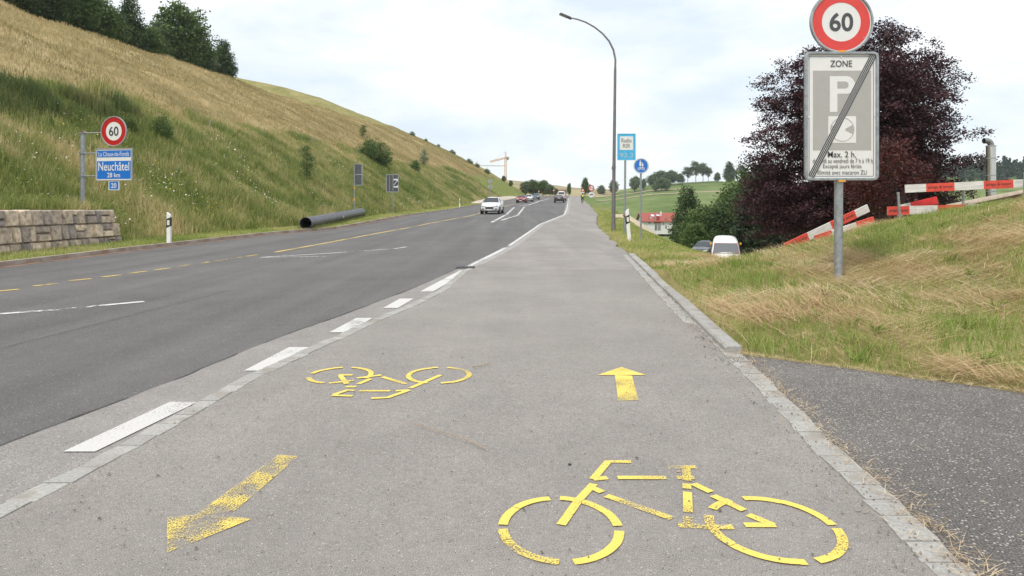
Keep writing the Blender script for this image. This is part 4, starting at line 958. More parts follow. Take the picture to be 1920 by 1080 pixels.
def stone_wall():
    mb = MB(); y0, y1 = 8.0, WALL_END; heights = [.24, .44, .44]
    rnd = random.Random(5)
    def face_x(y): return float(kerbL(y)) - WALL_D + 0
    z = 0.08
    top_ = lambda y: np.interp(y, [8, 24, 24.6], [1.36, 1.20, 1.1])
    for ci, hc in enumerate(heights):
        y = y0 - rnd.random() * .3; yend = y1 - (.18 if ci == 2 else 0)
        while y < yend:
            w = min(rnd.uniform(.24, .58), yend - y); w = max(w, .12)
            subs = [(0, hc)] if rnd.random() < .86 else [(0, hc * rnd.uniform(.4, .6))]
            if len(subs) == 1 and subs[0][1] < hc * .9: subs.append((subs[0][1], hc - subs[0][1]))
            for (zo, hh) in subs:
                ya, yb = y + .014, y + w - .012; za = z + zo + .012; zb = z + zo + hh - .010; s = (top_(y) / 1.18)
                za *= s; zb *= s
                pr = rnd.uniform(.0, .06); xa, xb = face_x(ya), face_x(yb); bev = .03
                lean = lambda zz: -.10 * zz
                j = lambda: rnd.uniform(-.012, .012)
                P0 = [(xa + lean(za) - .03, ya + j(), za + float(prof(y))), (xb + lean(za) - .03, yb + j(), za + float(prof(y))), (xb + lean(zb) - .03, yb + j(), zb + float(prof(y)) + j()), (xa + lean(zb) - .03, ya + j(), zb + float(prof(y)) + j())]
                P1 = [(P0[0][0] + .03 + pr, ya + bev, P0[0][2] + bev), (P0[1][0] + .03 + pr, yb - bev, P0[1][2] + bev), (P0[2][0] + .03 + pr, yb - bev, P0[2][2] - bev), (P0[3][0] + .03 + pr, ya + bev, P0[3][2] - bev)]
                P2 = [(a - .45, b, c) for a, b, c in P0]
                mb.add(P0 + P1 + P2, [(4, 5, 6, 7), (0, 1, 5, 4), (1, 2, 6, 5), (2, 3, 7, 6), (3, 0, 4, 7), (3, 2, 10, 11), (2, 1, 9, 10), (0, 3, 11, 8)], rnd.random() ** 1.3)
            y += w
        z += hc
    # mortar core behind the joints
    ys = np.arange(8, WALL_END - .25, .5)
    for a, b in zip(ys, ys[1:]):
        xa, xb = face_x(a) - .06, face_x(b) - .06; t = float(top_(a)) - .04
        mb.add([(xa, a, -.1), (xb, b, -.1), (xb - .11, b, t), (xa - .11, a, t), (xa - .5, a, -.1), (xb - .5, b, -.1), (xb - .5, b, t), (xa - .5, a, t)], [(0, 1, 2, 3), (3, 2, 6, 7), (4, 7, 6, 5)], .0)
    tag(mb.build('stone_wall', stone_mat()), 'low retaining wall of rough brown and grey stone blocks at the foot of the left slope', 'wall')
stone_wall()

# ------------------------------------------------------------------ the pipe
x0, y0, _ = GH(573, 430.5); x1, y1 = (678 - 960) / F * 53, 53.
pi_ = empty('pipe', (x0, y0, Hs(x0, y0))); tag(pi_, 'long thick dark grey plastic pipe lying on the grass beside the road', 'pipe')
r = .31
A = Vector((0, 0, r)); B = Vector((x1 - x0, y1 - y0, Hs(x1, y1) - Hs(x0, y0) + r - .03)); t_ = (B - A).normalized()
mb = MB(); n = 32; xax = t_.cross(Vector((0, 0, 1))).normalized(); yax = xax.cross(t_); V = []
L_ = (B - A).length; st = [(0, r), (L_, r), (L_, r * .93), (0, r * .93)]
for s_, rr in st:
    for k in range(n):
        a = 2 * math.pi * k / n; V.append(A + t_ * s_ + (xax * math.cos(a) + yax * math.sin(a)) * rr)
Fc = []
for i in range(4):
    for k in range(n): Fc.append((i * n + k, i * n + (k + 1) % n, ((i + 1) % 4) * n + (k + 1) % n, ((i + 1) % 4) * n + k))
mb.add(V, Fc); mb.build('pipe_shell', M_pipe, pi_, smooth=True)
mb = MB(); mb.box(A + t_ * 9 + xax * r * .98, (.02, .25, .12)); mb.build('sticker', M_signwhite, pi_)

n = 2600; tt = rng.random(n); sd = rng.choice([-1, 1], n) * rng.uniform(.27, .45, n); x = x0 + (x1 - x0) * tt + sd; y = y0 + (y1 - y0) * tt
fin(blades('pipe_side_grass', x, y, H(x, y), rng.uniform(.08, .28, n), rng.uniform(.012, .025, n), rng.uniform(.1, .6, n), rng.random(n) * .8, M_wild), 'longer grass growing up against the dark pipe', 'grass')
# ------------------------------------------------------------------ trees
def make_tree(name, h, lobes, nclus, nleaf, leaf, m_leaf, m_bark, clump=.35, trunk_r=.12, seed=1, limbs=14, hollow=.35, conifer=False, up=.3, droop=0, stems=1, side=None, zf=.62, layered=False):
    """returns (trunk mesh, crown mesh); lobes: cx,cy,cz,rx,ry,rz in metres"""
    rs = np.random.default_rng(seed); C = []
    vol = np.array([l[3] * l[4] * l[5] for l in lobes]); pick = rs.choice(len(lobes), nclus, p=vol / vol.sum())
    for i in pick:
        cx, cy, cz, rx, ry, rz = lobes[i]
        if conifer:
            t = rs.random() ** 1.25; t = np.floor(t * 13) / 13 + rs.random() * .035; a = rs.uniform(0, 2 * np.pi); rr = (1 - t) ** .85 * (hollow + (1 - hollow) * rs.random() ** .6)
            C.append((cx + rx * rr * np.cos(a), cy + ry * rr * np.sin(a), cz - rz + 2 * rz * t - rr * .25 * rz * .3))
        else:
            d = rs.normal(0, 1, 3); d /= np.linalg.norm(d); rr = (hollow ** 3 + (1 - hollow ** 3) * rs.random()) ** (1 / 3) * (1 + .12 * rs.normal())
            C.append((cx + rx * d[0] * rr, cy + ry * d[1] * rr, cz + rz * d[2] * rr))
    C = np.array(C); C[:, 2] = np.maximum(C[:, 2], .15)
    P = np.repeat(C, nleaf, 0) + rs.normal(0, 1, (nclus * nleaf, 3)) * np.array([clump, clump, clump * zf])
    if layered:      # boughs: flat sprays reaching outward and dipping at their tips
        cen = np.array([0, 0, 4.5]); O = np.repeat((C - cen) / (np.linalg.norm(C - cen, axis=1)[:, None] + 1e-6), nleaf, 0); t_ = rs.random((len(P), 1)) ** .8
        w_ = 1 - .55 * t_; P = np.repeat(C, nleaf, 0) + (P - np.repeat(C, nleaf, 0)) * w_ + O * np.array([1, 1, .35]) * (t_ - .35) * clump * 1.9; P[:, 2] -= (t_[:, 0] ** 2) * clump * .5
    if droop: P[:, 2] -= np.abs(rs.normal(0, droop, len(P)))
    P[:, 2] = np.maximum(P[:, 2], .05)
    tone = np.repeat(rs.random(nclus), nleaf) * .65 + rs.random(len(P)) * .35
    crown = quads_mesh(name + '_crown', P, leaf, m_leaf, tone, up)
    mb = MB(); top = max(l[2] + l[5] * .6 for l in lobes)
    for s in range(stems):
        ox = (s - (stems - 1) / 2) * .05 * h / 3
        pts = [(ox + math.sin(k * 1.3 + s) * .05 * h * .2 + ox * k * .35, math.cos(k * 1.7 + s) * .03 * h * .2, top * k / 5 - (.25 if k == 0 else 0)) for k in range(6)]
        mb.tube(pts, [trunk_r * (1.25 if k == 0 else 1) * (1 - k / 5.6) for k in range(6)], 9)
    for i in rs.choice(len(C), min(limbs, len(C)), replace=False):
        c = Vector(C[i]); b = Vector((0, 0, max(.2, min(c.z * .55, top * .8)))); mid = b.lerp(c, .5) + Vector((0, 0, .08 * h * rs.random()))
        mb.tube([b, mid, c], [trunk_r * .38, trunk_r * .2, trunk_r * .06], 5)
    tm = mb.build(name + '_tmp', m_bark); me = tm.data; bpy.data.objects.remove(tm)
    return me, crown
def place_tree(name, meshes, px, py_base, Y, lab, s=1, cat='tree', group=None, z=None, rz=0, sc=None, xyz=None):
    if xyz: x, y, zz = xyz
    else:
        x, y, zz = W(px, py_base, Y); zz = Hs(x, y) if z is None else z
    o = empty(name, (x, y, zz), rz, sc if sc is not None else s); tag(o, lab, cat, group)
    link('trunk', meshes[0], o); link('crown', meshes[1], o); return o
M_lf_dark = leafmat('dark_leaves', (.040, .068, .025), (.072, .115, .036), (.14, .195, .062), .25)
M_lf_mid = leafmat('mid_leaves', (.055, .10, .026), (.105, .165, .042), (.19, .26, .075), .28)
M_lf_light = leafmat('light_leaves', (.085, .14, .035), (.14, .21, .055), (.22, .29, .09), .3)
M_lf_far = leafmat('far_leaves', (.095, .135, .065), (.14, .19, .085), (.21, .26, .125), .25)  # paler leaf colours, distance haze painted in
M_lf_purple = leafmat('copper_leaves', (.028, .012, .016), (.060, .023, .030), (.125, .050, .056), .22, .5)
M_lf_red = leafmat('red_leaves', (.050, .014, .014), (.10, .026, .022), (.17, .06, .04), .25, .5)
M_con = leafmat('conifer_needles', (.018, .034, .016), (.034, .058, .024), (.062, .092, .036), .12)

# copper beech: broad irregular crown of many lobes
px2 = lambda px, py, Y, z0, cx: ((px - 960) / F * Y - cx, EYE - (py - HY) / F * Y - z0)
Yb = 33.; bX = (1610 - 960) / F * Yb; bZ = Hs(bX, Yb)
lob = []
for (px, py, wpx, hpx, dy) in [(1600, 100, 52, 42, 0), (1665, 80, 45, 42, .5), (1530, 130, 62, 42, 0), (1720, 135, 55, 48, 0), (1480, 190, 52, 40, .5), (1610, 190, 100, 75, -.8), (1735, 200, 55, 45, 0), (1460, 262, 58, 42, 0),
                               (1560, 280, 95, 62, -1), (1690, 265, 75, 55, 0), (1480, 335, 72, 48, .3), (1620, 345, 95, 62, -.6), (1740, 305, 48, 38, .4), (1500, 392, 72, 46, 0), (1590, 410, 85, 48, -.4), (1700, 365, 90, 42, .3), (1765, 372, 60, 28, .6),
                               (1440, 300, 38, 20, .2), (1630, 62, 30, 20, 0), (1770, 160, 22, 18, 0), (1765, 220, 28, 18, 0), (1800, 252, 22, 12, 0), (1815, 300, 14, 12, 0), (1420, 385, 34, 24, .3), (1560, 90, 26, 20, 0), (1455, 150, 22, 14, 0), (1700, 70, 20, 16, 0), (1600, 220, 130, 120, -.5), (1540, 370, 120, 80, 0), (1680, 320, 90, 80, 0), (1460, 420, 55, 34, 0)]:
    X_, Z_c = px2(px, py, Yb, bZ, bX); lob.append((X_, dy, Z_c, wpx * Yb / F, max(wpx, 60) * Yb / F * 1.1, hpx * Yb / F))
bm_ = make_tree('copper_beech', 12, lob, 4300, 58, .060, M_lf_purple, M_bark, .27, .30, 3, 90, .1, up=.6, zf=.5, layered=True)
place_tree('copper_beech', bm_, 0, 0, 0, 'huge dark purple copper beech behind the big parking sign', xyz=(bX, Yb, bZ))
# red-brown shrub in front of it
Ys = 17.5; sX = (1662 - 960) / F * Ys; sZ = Hs(sX, Ys)
lob = []
for (px, py, wpx, hpx) in [(1665, 300, 45, 35), (1640, 340, 40, 40), (1700, 330, 42, 24), (1680, 270, 32, 22), (1650, 385, 30, 32), (1720, 310, 22, 14), (1610, 360, 34, 30)]:
    X_, Z_c = px2(px, py, Ys, sZ, sX); lob.append((X_, 0, Z_c, wpx * Ys / F, wpx * Ys / F * .8, hpx * Ys / F))
bm_ = make_tree('red_shrub', 3, lob, 400, 18, .032, M_lf_red, M_bark, .13, .03, 4, 60, .3, stems=5)
place_tree('shrub', bm_, 0, 0, 0, 'thin reddish-brown leaved shrub beside the right sign where the boards lie', cat='shrub', xyz=(sX, Ys, sZ))
# pale dry stalks at its foot
n = 500; x = sX - .1 + rng.normal(0, .38, n); y = Ys - 1.2 + rng.normal(0, .3, n)
fin(blades('dry_stalks', x, y, H(x, y), rng.uniform(.3, 1.15, n), rng.uniform(.006, .014, n), rng.uniform(.02, .35, n), rng.random(n) * .8 + .2, leafmat('dry_stalk', (.16, .10, .05), (.26, .19, .09), (.40, .32, .17), .1)), 'dry brown stalks at the foot of the red shrub', 'weeds')

# generic species shared by copies
T = {}
T['round'] = make_tree('round', 8, [(0, 0, 5, 2.6, 2.6, 2.6), (-1.2, .4, 3.6, 2.2, 2, 1.9), (1.3, -.3, 3.4, 2.1, 2, 1.9), (.3, .2, 6.6, 1.6, 1.6, 1.6), (0, 0, 2.2, 2.2, 2.2, 1.4)], 420, 34, .15, M_lf_mid, M_bark, .36, .17, 11)
T['dark'] = make_tree('dark', 8, [(0, 0, 4.8, 2.4, 2.4, 3.0), (-1.0, .4, 2.8, 2.0, 2, 2.0), (1.1, -.3, 3.0, 2.0, 2, 2.1), (.1, .1, 7.0, 1.2, 1.2, 1.4)], 460, 34, .15, M_lf_dark, M_bark, .34, .17, 12)
T['tall'] = make_tree('tall', 10, [(0, 0, 5.2, 1.9, 1.9, 3.4), (-.9, .4, 3.0, 1.5, 1.5, 1.8), (.9, -.3, 3.9, 1.5, 1.5, 1.9), (.1, .1, 8.4, 1.0, 1.0, 1.6)], 430, 32, .15, M_lf_dark, M_bark, .33, .16, 13)
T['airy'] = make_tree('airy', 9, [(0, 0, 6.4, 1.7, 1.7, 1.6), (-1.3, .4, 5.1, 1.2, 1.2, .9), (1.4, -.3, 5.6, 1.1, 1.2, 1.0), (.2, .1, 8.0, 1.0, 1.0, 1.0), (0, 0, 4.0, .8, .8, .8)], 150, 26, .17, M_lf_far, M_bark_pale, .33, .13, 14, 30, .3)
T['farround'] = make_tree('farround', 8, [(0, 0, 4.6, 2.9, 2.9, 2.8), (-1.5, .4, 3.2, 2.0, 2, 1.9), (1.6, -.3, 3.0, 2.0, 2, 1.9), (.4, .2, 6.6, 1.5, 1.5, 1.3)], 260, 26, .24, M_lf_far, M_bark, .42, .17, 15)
T['spruce'] = make_tree('spruce', 12, [(0, 0, 6.2, 2.6, 2.6, 5.6)], 700, 22, .16, M_con, M_bark, .24, .17, 16, 10, .15, conifer=True, up=.2, droop=.12)
T['bush'] = make_tree('bush', 2, [(0, 0, .9, 1.0, 1, .9), (-.6, .2, .6, .7, .7, .6), (.7, 0, .7, .7, .7, .6), (.2, 0, 1.5, .5, .5, .5)], 240, 24, .055, M_lf_mid, M_bark, .14, .035, 17, 24, .2, stems=3)
T['thinsap'] = make_tree('thinsap', 3, [(0, 0, 1.7, .55, .55, 1.1), (.15, 0, 2.6, .3, .3, .5), (-.1, 0, .8, .45, .45, .5)], 120, 20, .05, M_lf_light, M_bark, .12, .022, 18, 30, .1)
T['silver'] = make_tree('silver', 3, [(0, 0, 1.4, .6, .6, 1.1), (0, 0, 2.4, .35, .35, .5)], 140, 20, .05, leafmat('silver_leaves', (.14, .19, .11), (.22, .28, .17), (.32, .37, .24), .2), M_bark, .12, .03, 19, 20, .1)

# row on the left ridge; measured crown tops and widths in the picture
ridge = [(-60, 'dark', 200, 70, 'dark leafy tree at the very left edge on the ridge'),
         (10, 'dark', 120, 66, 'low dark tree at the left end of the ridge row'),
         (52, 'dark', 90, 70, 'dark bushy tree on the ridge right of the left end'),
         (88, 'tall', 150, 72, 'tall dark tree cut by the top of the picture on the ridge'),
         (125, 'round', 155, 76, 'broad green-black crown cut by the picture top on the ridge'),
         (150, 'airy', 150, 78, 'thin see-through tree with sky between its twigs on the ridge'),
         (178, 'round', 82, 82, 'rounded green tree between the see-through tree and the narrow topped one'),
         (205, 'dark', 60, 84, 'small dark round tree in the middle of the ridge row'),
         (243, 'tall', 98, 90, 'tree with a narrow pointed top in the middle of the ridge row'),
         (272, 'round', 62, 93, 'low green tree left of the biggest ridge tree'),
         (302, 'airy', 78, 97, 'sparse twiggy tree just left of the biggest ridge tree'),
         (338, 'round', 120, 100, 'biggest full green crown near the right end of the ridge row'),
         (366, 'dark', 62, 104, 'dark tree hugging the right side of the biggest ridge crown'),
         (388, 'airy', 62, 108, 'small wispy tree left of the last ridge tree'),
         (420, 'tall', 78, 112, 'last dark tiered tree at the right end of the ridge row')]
sky_y = lambda px: np.interp(px, [-100, 0, 200, 300, 410, 480], [-30, 8, 82, 117, 152, 178])
for (px, kd, hpx, Y, lab) in ridge:
    x = (px - 960) / F * Y; z = Hs(x, Y); zt = EYE - (sky_y(px) + 6 - hpx - HY) / F * Y
    hh = {'dark': 8.4, 'round': 8.2, 'tall': 10, 'airy': 9}[kd]; s = max((zt - z) / hh, .25) * 1.13
    wd = s * (1.0 if kd != 'tall' else 1.05) * {338: .98, 125: .9, 420: 1.0, 88: .75, 243: .85, 178: 1.0, 150: 1.1, 302: 1.1, 388: 1.0}.get(px, 1.15)
    place_tree('tree', T[kd], 0, 0, 0, lab, group='trees on the left ridge', xyz=(x, Y, z - .2), rz=random.uniform(0, 6), sc=(wd, wd, s))

# shrubs on the embankment
def shrub(kd, px, pyb, hpx, lab, w=1.0, y0=8, grp='shrubs on the left embankment', nm='shrub', cat='shrub'):
    x, y, z = GH(px, pyb, y0); hh = {'bush': 2.0, 'thinsap': 3.1, 'silver': 2.9}[kd]; s = hpx * y / F / hh
    place_tree(nm, T[kd], 0, 0, 0, lab, cat=cat, group=grp, xyz=(x, y, z - .05), rz=random.uniform(0, 6), sc=(s * w, s * w, s))
shrub('bush', 305, 262, 50, 'bright green shrub just right of the left 60 sign', .6)
shrub('thinsap', 575, 345, 78, 'slender light green sapling above the far end of the pipe', 1.1)
shrub('bush', 690, 300, 42, 'dark rounded bush high on the slope above the two sign backs', .85)
shrub('bush', 712, 312, 50, 'spreading dark bush above the wider sign back', .8)
shrub('thinsap', 681, 258, 26, 'tiny tree on top of the dark bushes against the dry field', 1.5)
shrub('bush', 778, 322, 24, 'small round dark bush left of the silver sapling', .8)
shrub('silver', 795, 312, 34, 'silver-green sapling right of the small dark bush', 1.2)
shrub('thinsap', 96, 248, 36, 'pale tall weed standing above the stone wall', .7)
shrub('bush', 240, 250, 34, 'dull green bush behind the left 60 sign', .9)
# small shrubs on the skyline of the far slope
for i, (px, py, hp, lab) in enumerate([(772, 246, 11, 'small bush highest on the far skyline'), (798, 257, 9, 'small bush second down the far skyline'), (822, 272, 8, 'little skyline bush in the middle of the far slope'), (848, 290, 11, 'thin-leaved skyline bush left of the cranes'),
                                (880, 309, 12, 'skyline bush under the pale crane jib'), (894, 317, 12, 'dark skyline bush beside the pale crane jib'), (912, 330, 12, 'lowest skyline bush near the far round signs')]):
    Y = 215; x = (px - 960) / F * Y; z = Hs(x, Y); zt = EYE - (py - hp - HY) / F * Y; s = hp * Y / F / 2.1
    place_tree('shrub', T['bush'], 0, 0, 0, lab, cat='shrub', group='bushes on the far skyline', xyz=(x, Y, z - .1), rz=i, s=s)

# trees of the valley side on the right
def vt(kd, px, ytop, Y, lab, w=1.0, grp='trees below the right bank'):
    x = (px - 960) / F * Y; z = Hs(x, Y); zt = EYE - (ytop - HY) / F * Y
    hh = {'dark': 8.4, 'round': 8.2, 'tall': 10, 'airy': 9, 'farround': 7.9, 'spruce': 11.8}[kd]; s = max(zt - z, 1.5) / hh
    place_tree('tree', T[kd], 0, 0, 0, lab, group=grp, xyz=(x, Y, z - .1), rz=random.uniform(0, 6), sc=(s * w, s * w, s))
vt('tall', 1290, 350, 82, 'upright dark green tree right of the red-roofed farmhouse', .95)
vt('round', 1284, 408, 80, 'low leafy tree in front of the farmhouse gable', .75)
vt('round', 1325, 372, 70, 'full green tree between the upright tree and the white van')
vt('dark', 1355, 378, 66, 'dark round tree directly above the white van roof')
vt('round', 1303, 412, 62, 'green bush-like tree just left of the white van', .95)
vt('round', 1388, 322, 74, 'lighter green crown behind the trees over the van', .85)
vt('spruce', 1440, 318, 44, 'dark spruce at the left foot of the copper beech', 1.1)
vt('spruce', 1404, 345, 47, 'shorter dark spruce left of the beech above the van', 1.2)
vt('dark', 1424, 306, 62, 'tall dark crown at the left flank of the copper beech')
vt('dark', 1480, 400, 52, 'dark tree under the left half of the copper beech', 1.0)
vt('dark', 1580, 390, 56, 'dark tree hidden under the middle of the copper beech', 1.2)
vt('dark', 1690, 385, 56, 'dark tree glimpsed behind the lying boards', 1.2)
vt('dark', 1760, 372, 60, 'dark tree glimpsed under the upper striped board', 1.2)
# far hill trees
g2 = 'trees on the far green hill'
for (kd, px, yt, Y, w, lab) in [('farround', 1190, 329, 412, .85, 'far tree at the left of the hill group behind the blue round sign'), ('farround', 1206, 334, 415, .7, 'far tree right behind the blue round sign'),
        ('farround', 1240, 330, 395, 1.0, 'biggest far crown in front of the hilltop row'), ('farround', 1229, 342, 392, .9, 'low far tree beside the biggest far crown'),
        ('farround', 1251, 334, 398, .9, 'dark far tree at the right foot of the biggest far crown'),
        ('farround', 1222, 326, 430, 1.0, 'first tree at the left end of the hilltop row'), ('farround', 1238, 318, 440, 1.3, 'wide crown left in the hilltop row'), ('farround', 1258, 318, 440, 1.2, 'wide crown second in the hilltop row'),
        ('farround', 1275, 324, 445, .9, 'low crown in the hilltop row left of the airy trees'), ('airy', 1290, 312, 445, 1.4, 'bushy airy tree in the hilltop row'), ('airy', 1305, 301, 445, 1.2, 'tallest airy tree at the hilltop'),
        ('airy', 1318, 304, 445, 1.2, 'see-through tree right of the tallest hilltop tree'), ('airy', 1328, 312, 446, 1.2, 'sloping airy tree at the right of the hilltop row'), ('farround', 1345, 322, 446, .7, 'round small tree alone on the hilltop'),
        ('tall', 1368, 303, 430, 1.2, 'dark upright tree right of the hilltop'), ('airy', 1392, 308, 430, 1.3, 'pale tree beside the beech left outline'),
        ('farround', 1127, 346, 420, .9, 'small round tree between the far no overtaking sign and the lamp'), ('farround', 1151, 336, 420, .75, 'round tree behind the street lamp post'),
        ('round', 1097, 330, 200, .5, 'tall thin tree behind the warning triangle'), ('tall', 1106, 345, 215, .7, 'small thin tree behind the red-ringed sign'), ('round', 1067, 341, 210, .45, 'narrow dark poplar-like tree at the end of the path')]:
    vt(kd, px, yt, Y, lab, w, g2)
g3 = 'bushy trees at the road bend'
for (px, yt, w, Y, lab) in [(985, 337, 1.0, 238, 'left pale-topped tree of the clump at the road bend'), (1000, 334, 1.0, 240, 'second tree of the clump at the road bend'), (1018, 335, 1.1, 238, 'tallest dark tree of the clump at the road bend'),
                            (1031, 343, 1.0, 236, 'dark tree at the right of the clump at the road bend'), (1042, 352, .9, 234, 'lowest right tree of the clump at the road bend'), (958, 345, .8, 236, 'small tree left of the red far house'), (945, 334, .9, 240, 'dark tree below the crane mast')]:
    x = (px - 960) / F * Y; z = Hs(x, Y); zt = EYE - (yt - HY) / F * Y; s = max((zt - z) / 8.2, .3)
    place_tree('tree', T['farround' if px % 2 else 'round'], 0, 0, 0, lab, group=g3, xyz=(x, Y, z - .1), rz=px, sc=(s * w, s * w, s))
# shrub belt below the verge on the right, down to the valley
for i in range(16):
    Y = random.uniform(95, 250); r_ = random.uniform(5, 26); x = float(np.interp(Y, *RX)) + r_; z = Hs(x, Y)
    px_ = 960 + F * x / Y
    if 1200 < px_ < 1275: continue
    s = random.uniform(.35, .6); lab = f'low bush on the valley slope'
    place_tree('shrub', T['round'], 0, 0, 0, 'small dark bush on the grassy valley slope below the path', cat='shrub', group='bushes on the valley slope', xyz=(x, Y, z - .3), rz=i, sc=(s, s, s * .7))

# far conifer wood at the right: reads as one mass
def wood():
    rs = np.random.default_rng(9); n = 520; X = rs.uniform(250, 500, n); Y = 392 + 170 * rs.random(n); P = []; tone = []
    for i in range(n):
        z0 = Hs(X[i], Y[i]); h = rs.uniform(7, 12.5); m_ = 150; con = rs.random() < .8
        t = rs.random(m_) ** 1.2; a = rs.uniform(0, 6.28, m_)
        rr = (1 - t) * 2.6 * (.5 + .5 * rs.random(m_)) if con else 3.2 * np.sqrt(np.clip(1 - (2 * t - 1) ** 2, 0, 1)) * (.6 + .4 * rs.random(m_))
        P.append(np.stack([X[i] + rr * np.cos(a), Y[i] + rr * np.sin(a), z0 + .5 + h * (1 if con else .75) * t], 1)); tone.append(np.full(m_, rs.random() * .5 + (0 if con else .35)) + rs.random(m_) * .2)
    P = np.concatenate(P); tone = np.concatenate(tone)
    tag(link('conifer_wood', quads_mesh('conifer_wood', P, .9, leafmat('far_conifers', (.030, .055, .034), (.055, .09, .05), (.11, .16, .07), .1), tone)), 'dark conifer wood on the far hill at the right edge', 'wood', None, 'stuff')  # needle colours lightened and cooled to carry painted distance haze
wood()

# ------------------------------------------------------------------ striped barrier boards
M_brd_red = mat('board_red', (.66, .075, .045), .7, var=.12, scale=7, bump=.1)
M_brd_red2 = mat('board_fresh_red', (.75, .04, .035), .5, var=.12, scale=7)
M_brd_white = mat('board_white', (.66, .64, .59), .75, var=.16, scale=8, bump=.15, stretch=(.4, 1, 4))
def board(p0, p1, w, segs, lab, Y0, Y1, text=(), th=.035, rusty=False, red=None):
    """p0,p1: picture points of the board's middle line; segs: list of (t0,t1,'r'/'w')"""
    A = Vector(W(p0[0], p0[1], Y0)); B = Vector(W(p1[0], p1[1], Y1)); d = B - A; L = d.length
    o = empty('barrier_board', A); tag(o, lab, 'barrier board', 'red and white builder boards')
    xz = math.atan2(d.z, math.hypot(d.x, d.y)); o.rotation_mode = 'XYZ'
    yaw = math.atan2(d.y, d.x); o.rotation_euler = (0, -xz, yaw)
    mb = MB(); mb.box((L / 2, 0, 0), (L, th, w)); pl = mb.build('plank', M_brd_white, o, bevel=.004)
    for (t0, t1) in segs:
        mb = MB(); mb.box(((t0 + t1) / 2 * L, 0, 0), ((t1 - t0) * L, th + .006, w + .005)); rp = mb.build('red_stripe', red or M_brd_red, o)
        if text:
            text_mesh('lettering', 'arrigo & tonon', (t0 + t1) / 2 * L, 0, -th / 2 - .006, M_black, rp, w=(t1 - t0) * L * .86, h=w * .42, bold=.01)
    return o, L
Ybd = 16.
board((1697, 354), (1935, 343), 15 * Ybd / F, [((1736 - 1697) / 238, (1789 - 1697) / 238), ((1844 - 1697) / 238, (1899 - 1697) / 238)], 'upper board running to the right edge in front of the steel chimney', Ybd, 15.9, True)
board((1664, 395.5), (1862, 390), 16 * 15.6 / F, [(0, .2), (.465, .73)], 'lower level board half sunk in the grass under the upper board', 15.6, 15.9, True)
board((1686, 392), (1757, 375.5), 14 * 16.2 / F, [(.3, 1)], 'short bright red board end tilted up between the level boards', 16.2, 16.3, False, red=M_brd_red2)
board((1472, 464), (1628, 390), 15 * 15.8 / F, [(0, .27), (.545, .84)], 'long sloping board left of the shrub behind the sign post', 15.8, 16.2, True)
board((1528, 447), (1638, 411), 10 * 15.5 / F, [(0, .28), (.7, 1)], 'lower sloping board half hidden in grass behind the sign post', 15.5, 15.7, False)
M_stake = M_galv
for (a, b, Y, lab) in [((1684, 362), (1690, 408), 15.4, 'leaning steel stake holding the left end of the upper board'), ((1806, 354), (1806, 385), 16.1, 'upright steel stake under the middle of the upper board'), ((1921, 325), (1921, 365), 15.7, 'steel stake at the right edge of the picture')]:
    A, B = Vector(W(*a, Y)), Vector(W(*b, Y)); gz = Hs(B.x, B.y) - .15; B.z = min(B.z, gz)
    mb = MB(); mb.tube([B, A], .027, 10); mb.tube([A, A + (A - B).normalized() * .02], .032, 10); tag(mb.build('stake', M_galv), lab, 'stake', 'steel stakes')

# ------------------------------------------------------------------ chimney and low shed behind the bank
Yc = 27.; xc = (1858 - 960) / F * Yc; zc = Hs(xc, Yc); S = Yc / F; Z_ = lambda py: EYE - (py - HY) * S - zc
ch = empty('metal_chimney', (xc, Yc, zc)); tag(ch, 'shiny steel flue pipe with a bent top rising behind the striped boards', 'chimney')
M_steel = mat('stainless', (.50, .49, .46), .25, .9, var=.15, scale=2, stretch=(6, 6, .3))
r = 8 * S
mb = MB(); mb.tube([(0, 0, -.2), (0, 0, Z_(274))], r, 24); fl = mb.build('flue', M_steel, ch, smooth=True)
mb = MB()
for pyc in (298, 275, 330, 360): mb.tube([(0, 0, Z_(pyc)), (0, 0, Z_(pyc - 2))], r * 1.05, 24)
mb.build('joint_band', M_galv, fl)
mb = MB(); pts = [(0, 0, Z_(276))]
for a in range(0, 80, 10): pts.append((-(1 - math.cos(R(a))) * 10.5 * S, 0, Z_(272) + math.sin(R(a)) * 8.5 * S))
pts.append((-13.5 * S, 0, pts[-1][2] + .0))
mb.tube(pts, r * .66, 20, cap=False); mb.build('bent_outlet', mat('dull_steel', (.30, .30, .29), .4, .8), ch, smooth=True)
# shed roof with corrugated edge
o = empty('shed', (xc, Yc + 1, zc)); tag(o, 'low shed whose corrugated roof edge shows over the right bank', 'shed')
A, B = Vector(W(1815, 381, 19.)), Vector(W(1960, 350, 19.)); off = Vector(o.location)
ax = (B - A); n = 60; V = []
for k in range(n + 1):
    p_ = A + ax * (k / n) - off; h = .03 * math.sin(k * math.pi)+ (.035 if k % 2 else 0)
    for dy, dz in ((0, 0), (3.5, .45)): V.append((p_.x, p_.y + dy, p_.z + dz * 0 + h - dy * .12))
for k in range(n + 1):
    p_ = A + ax * (k / n) - off; V.append((p_.x, p_.y, p_.z - .05))
Fc = [(2 * k, 2 * k + 2, 2 * k + 3, 2 * k + 1) for k in range(n)] + [(2 * n + 2 + k, 2 * n + 3 + k, 2 * k + 2, 2 * k) for k in range(n)]
me = fast_mesh('roof', V, Fc, mat('corrugated_roof', (.44, .36, .28), .8, var=.2, scale=9)); link('roof', me, o)
mb = MB(); c0, c1 = A - off, B - off
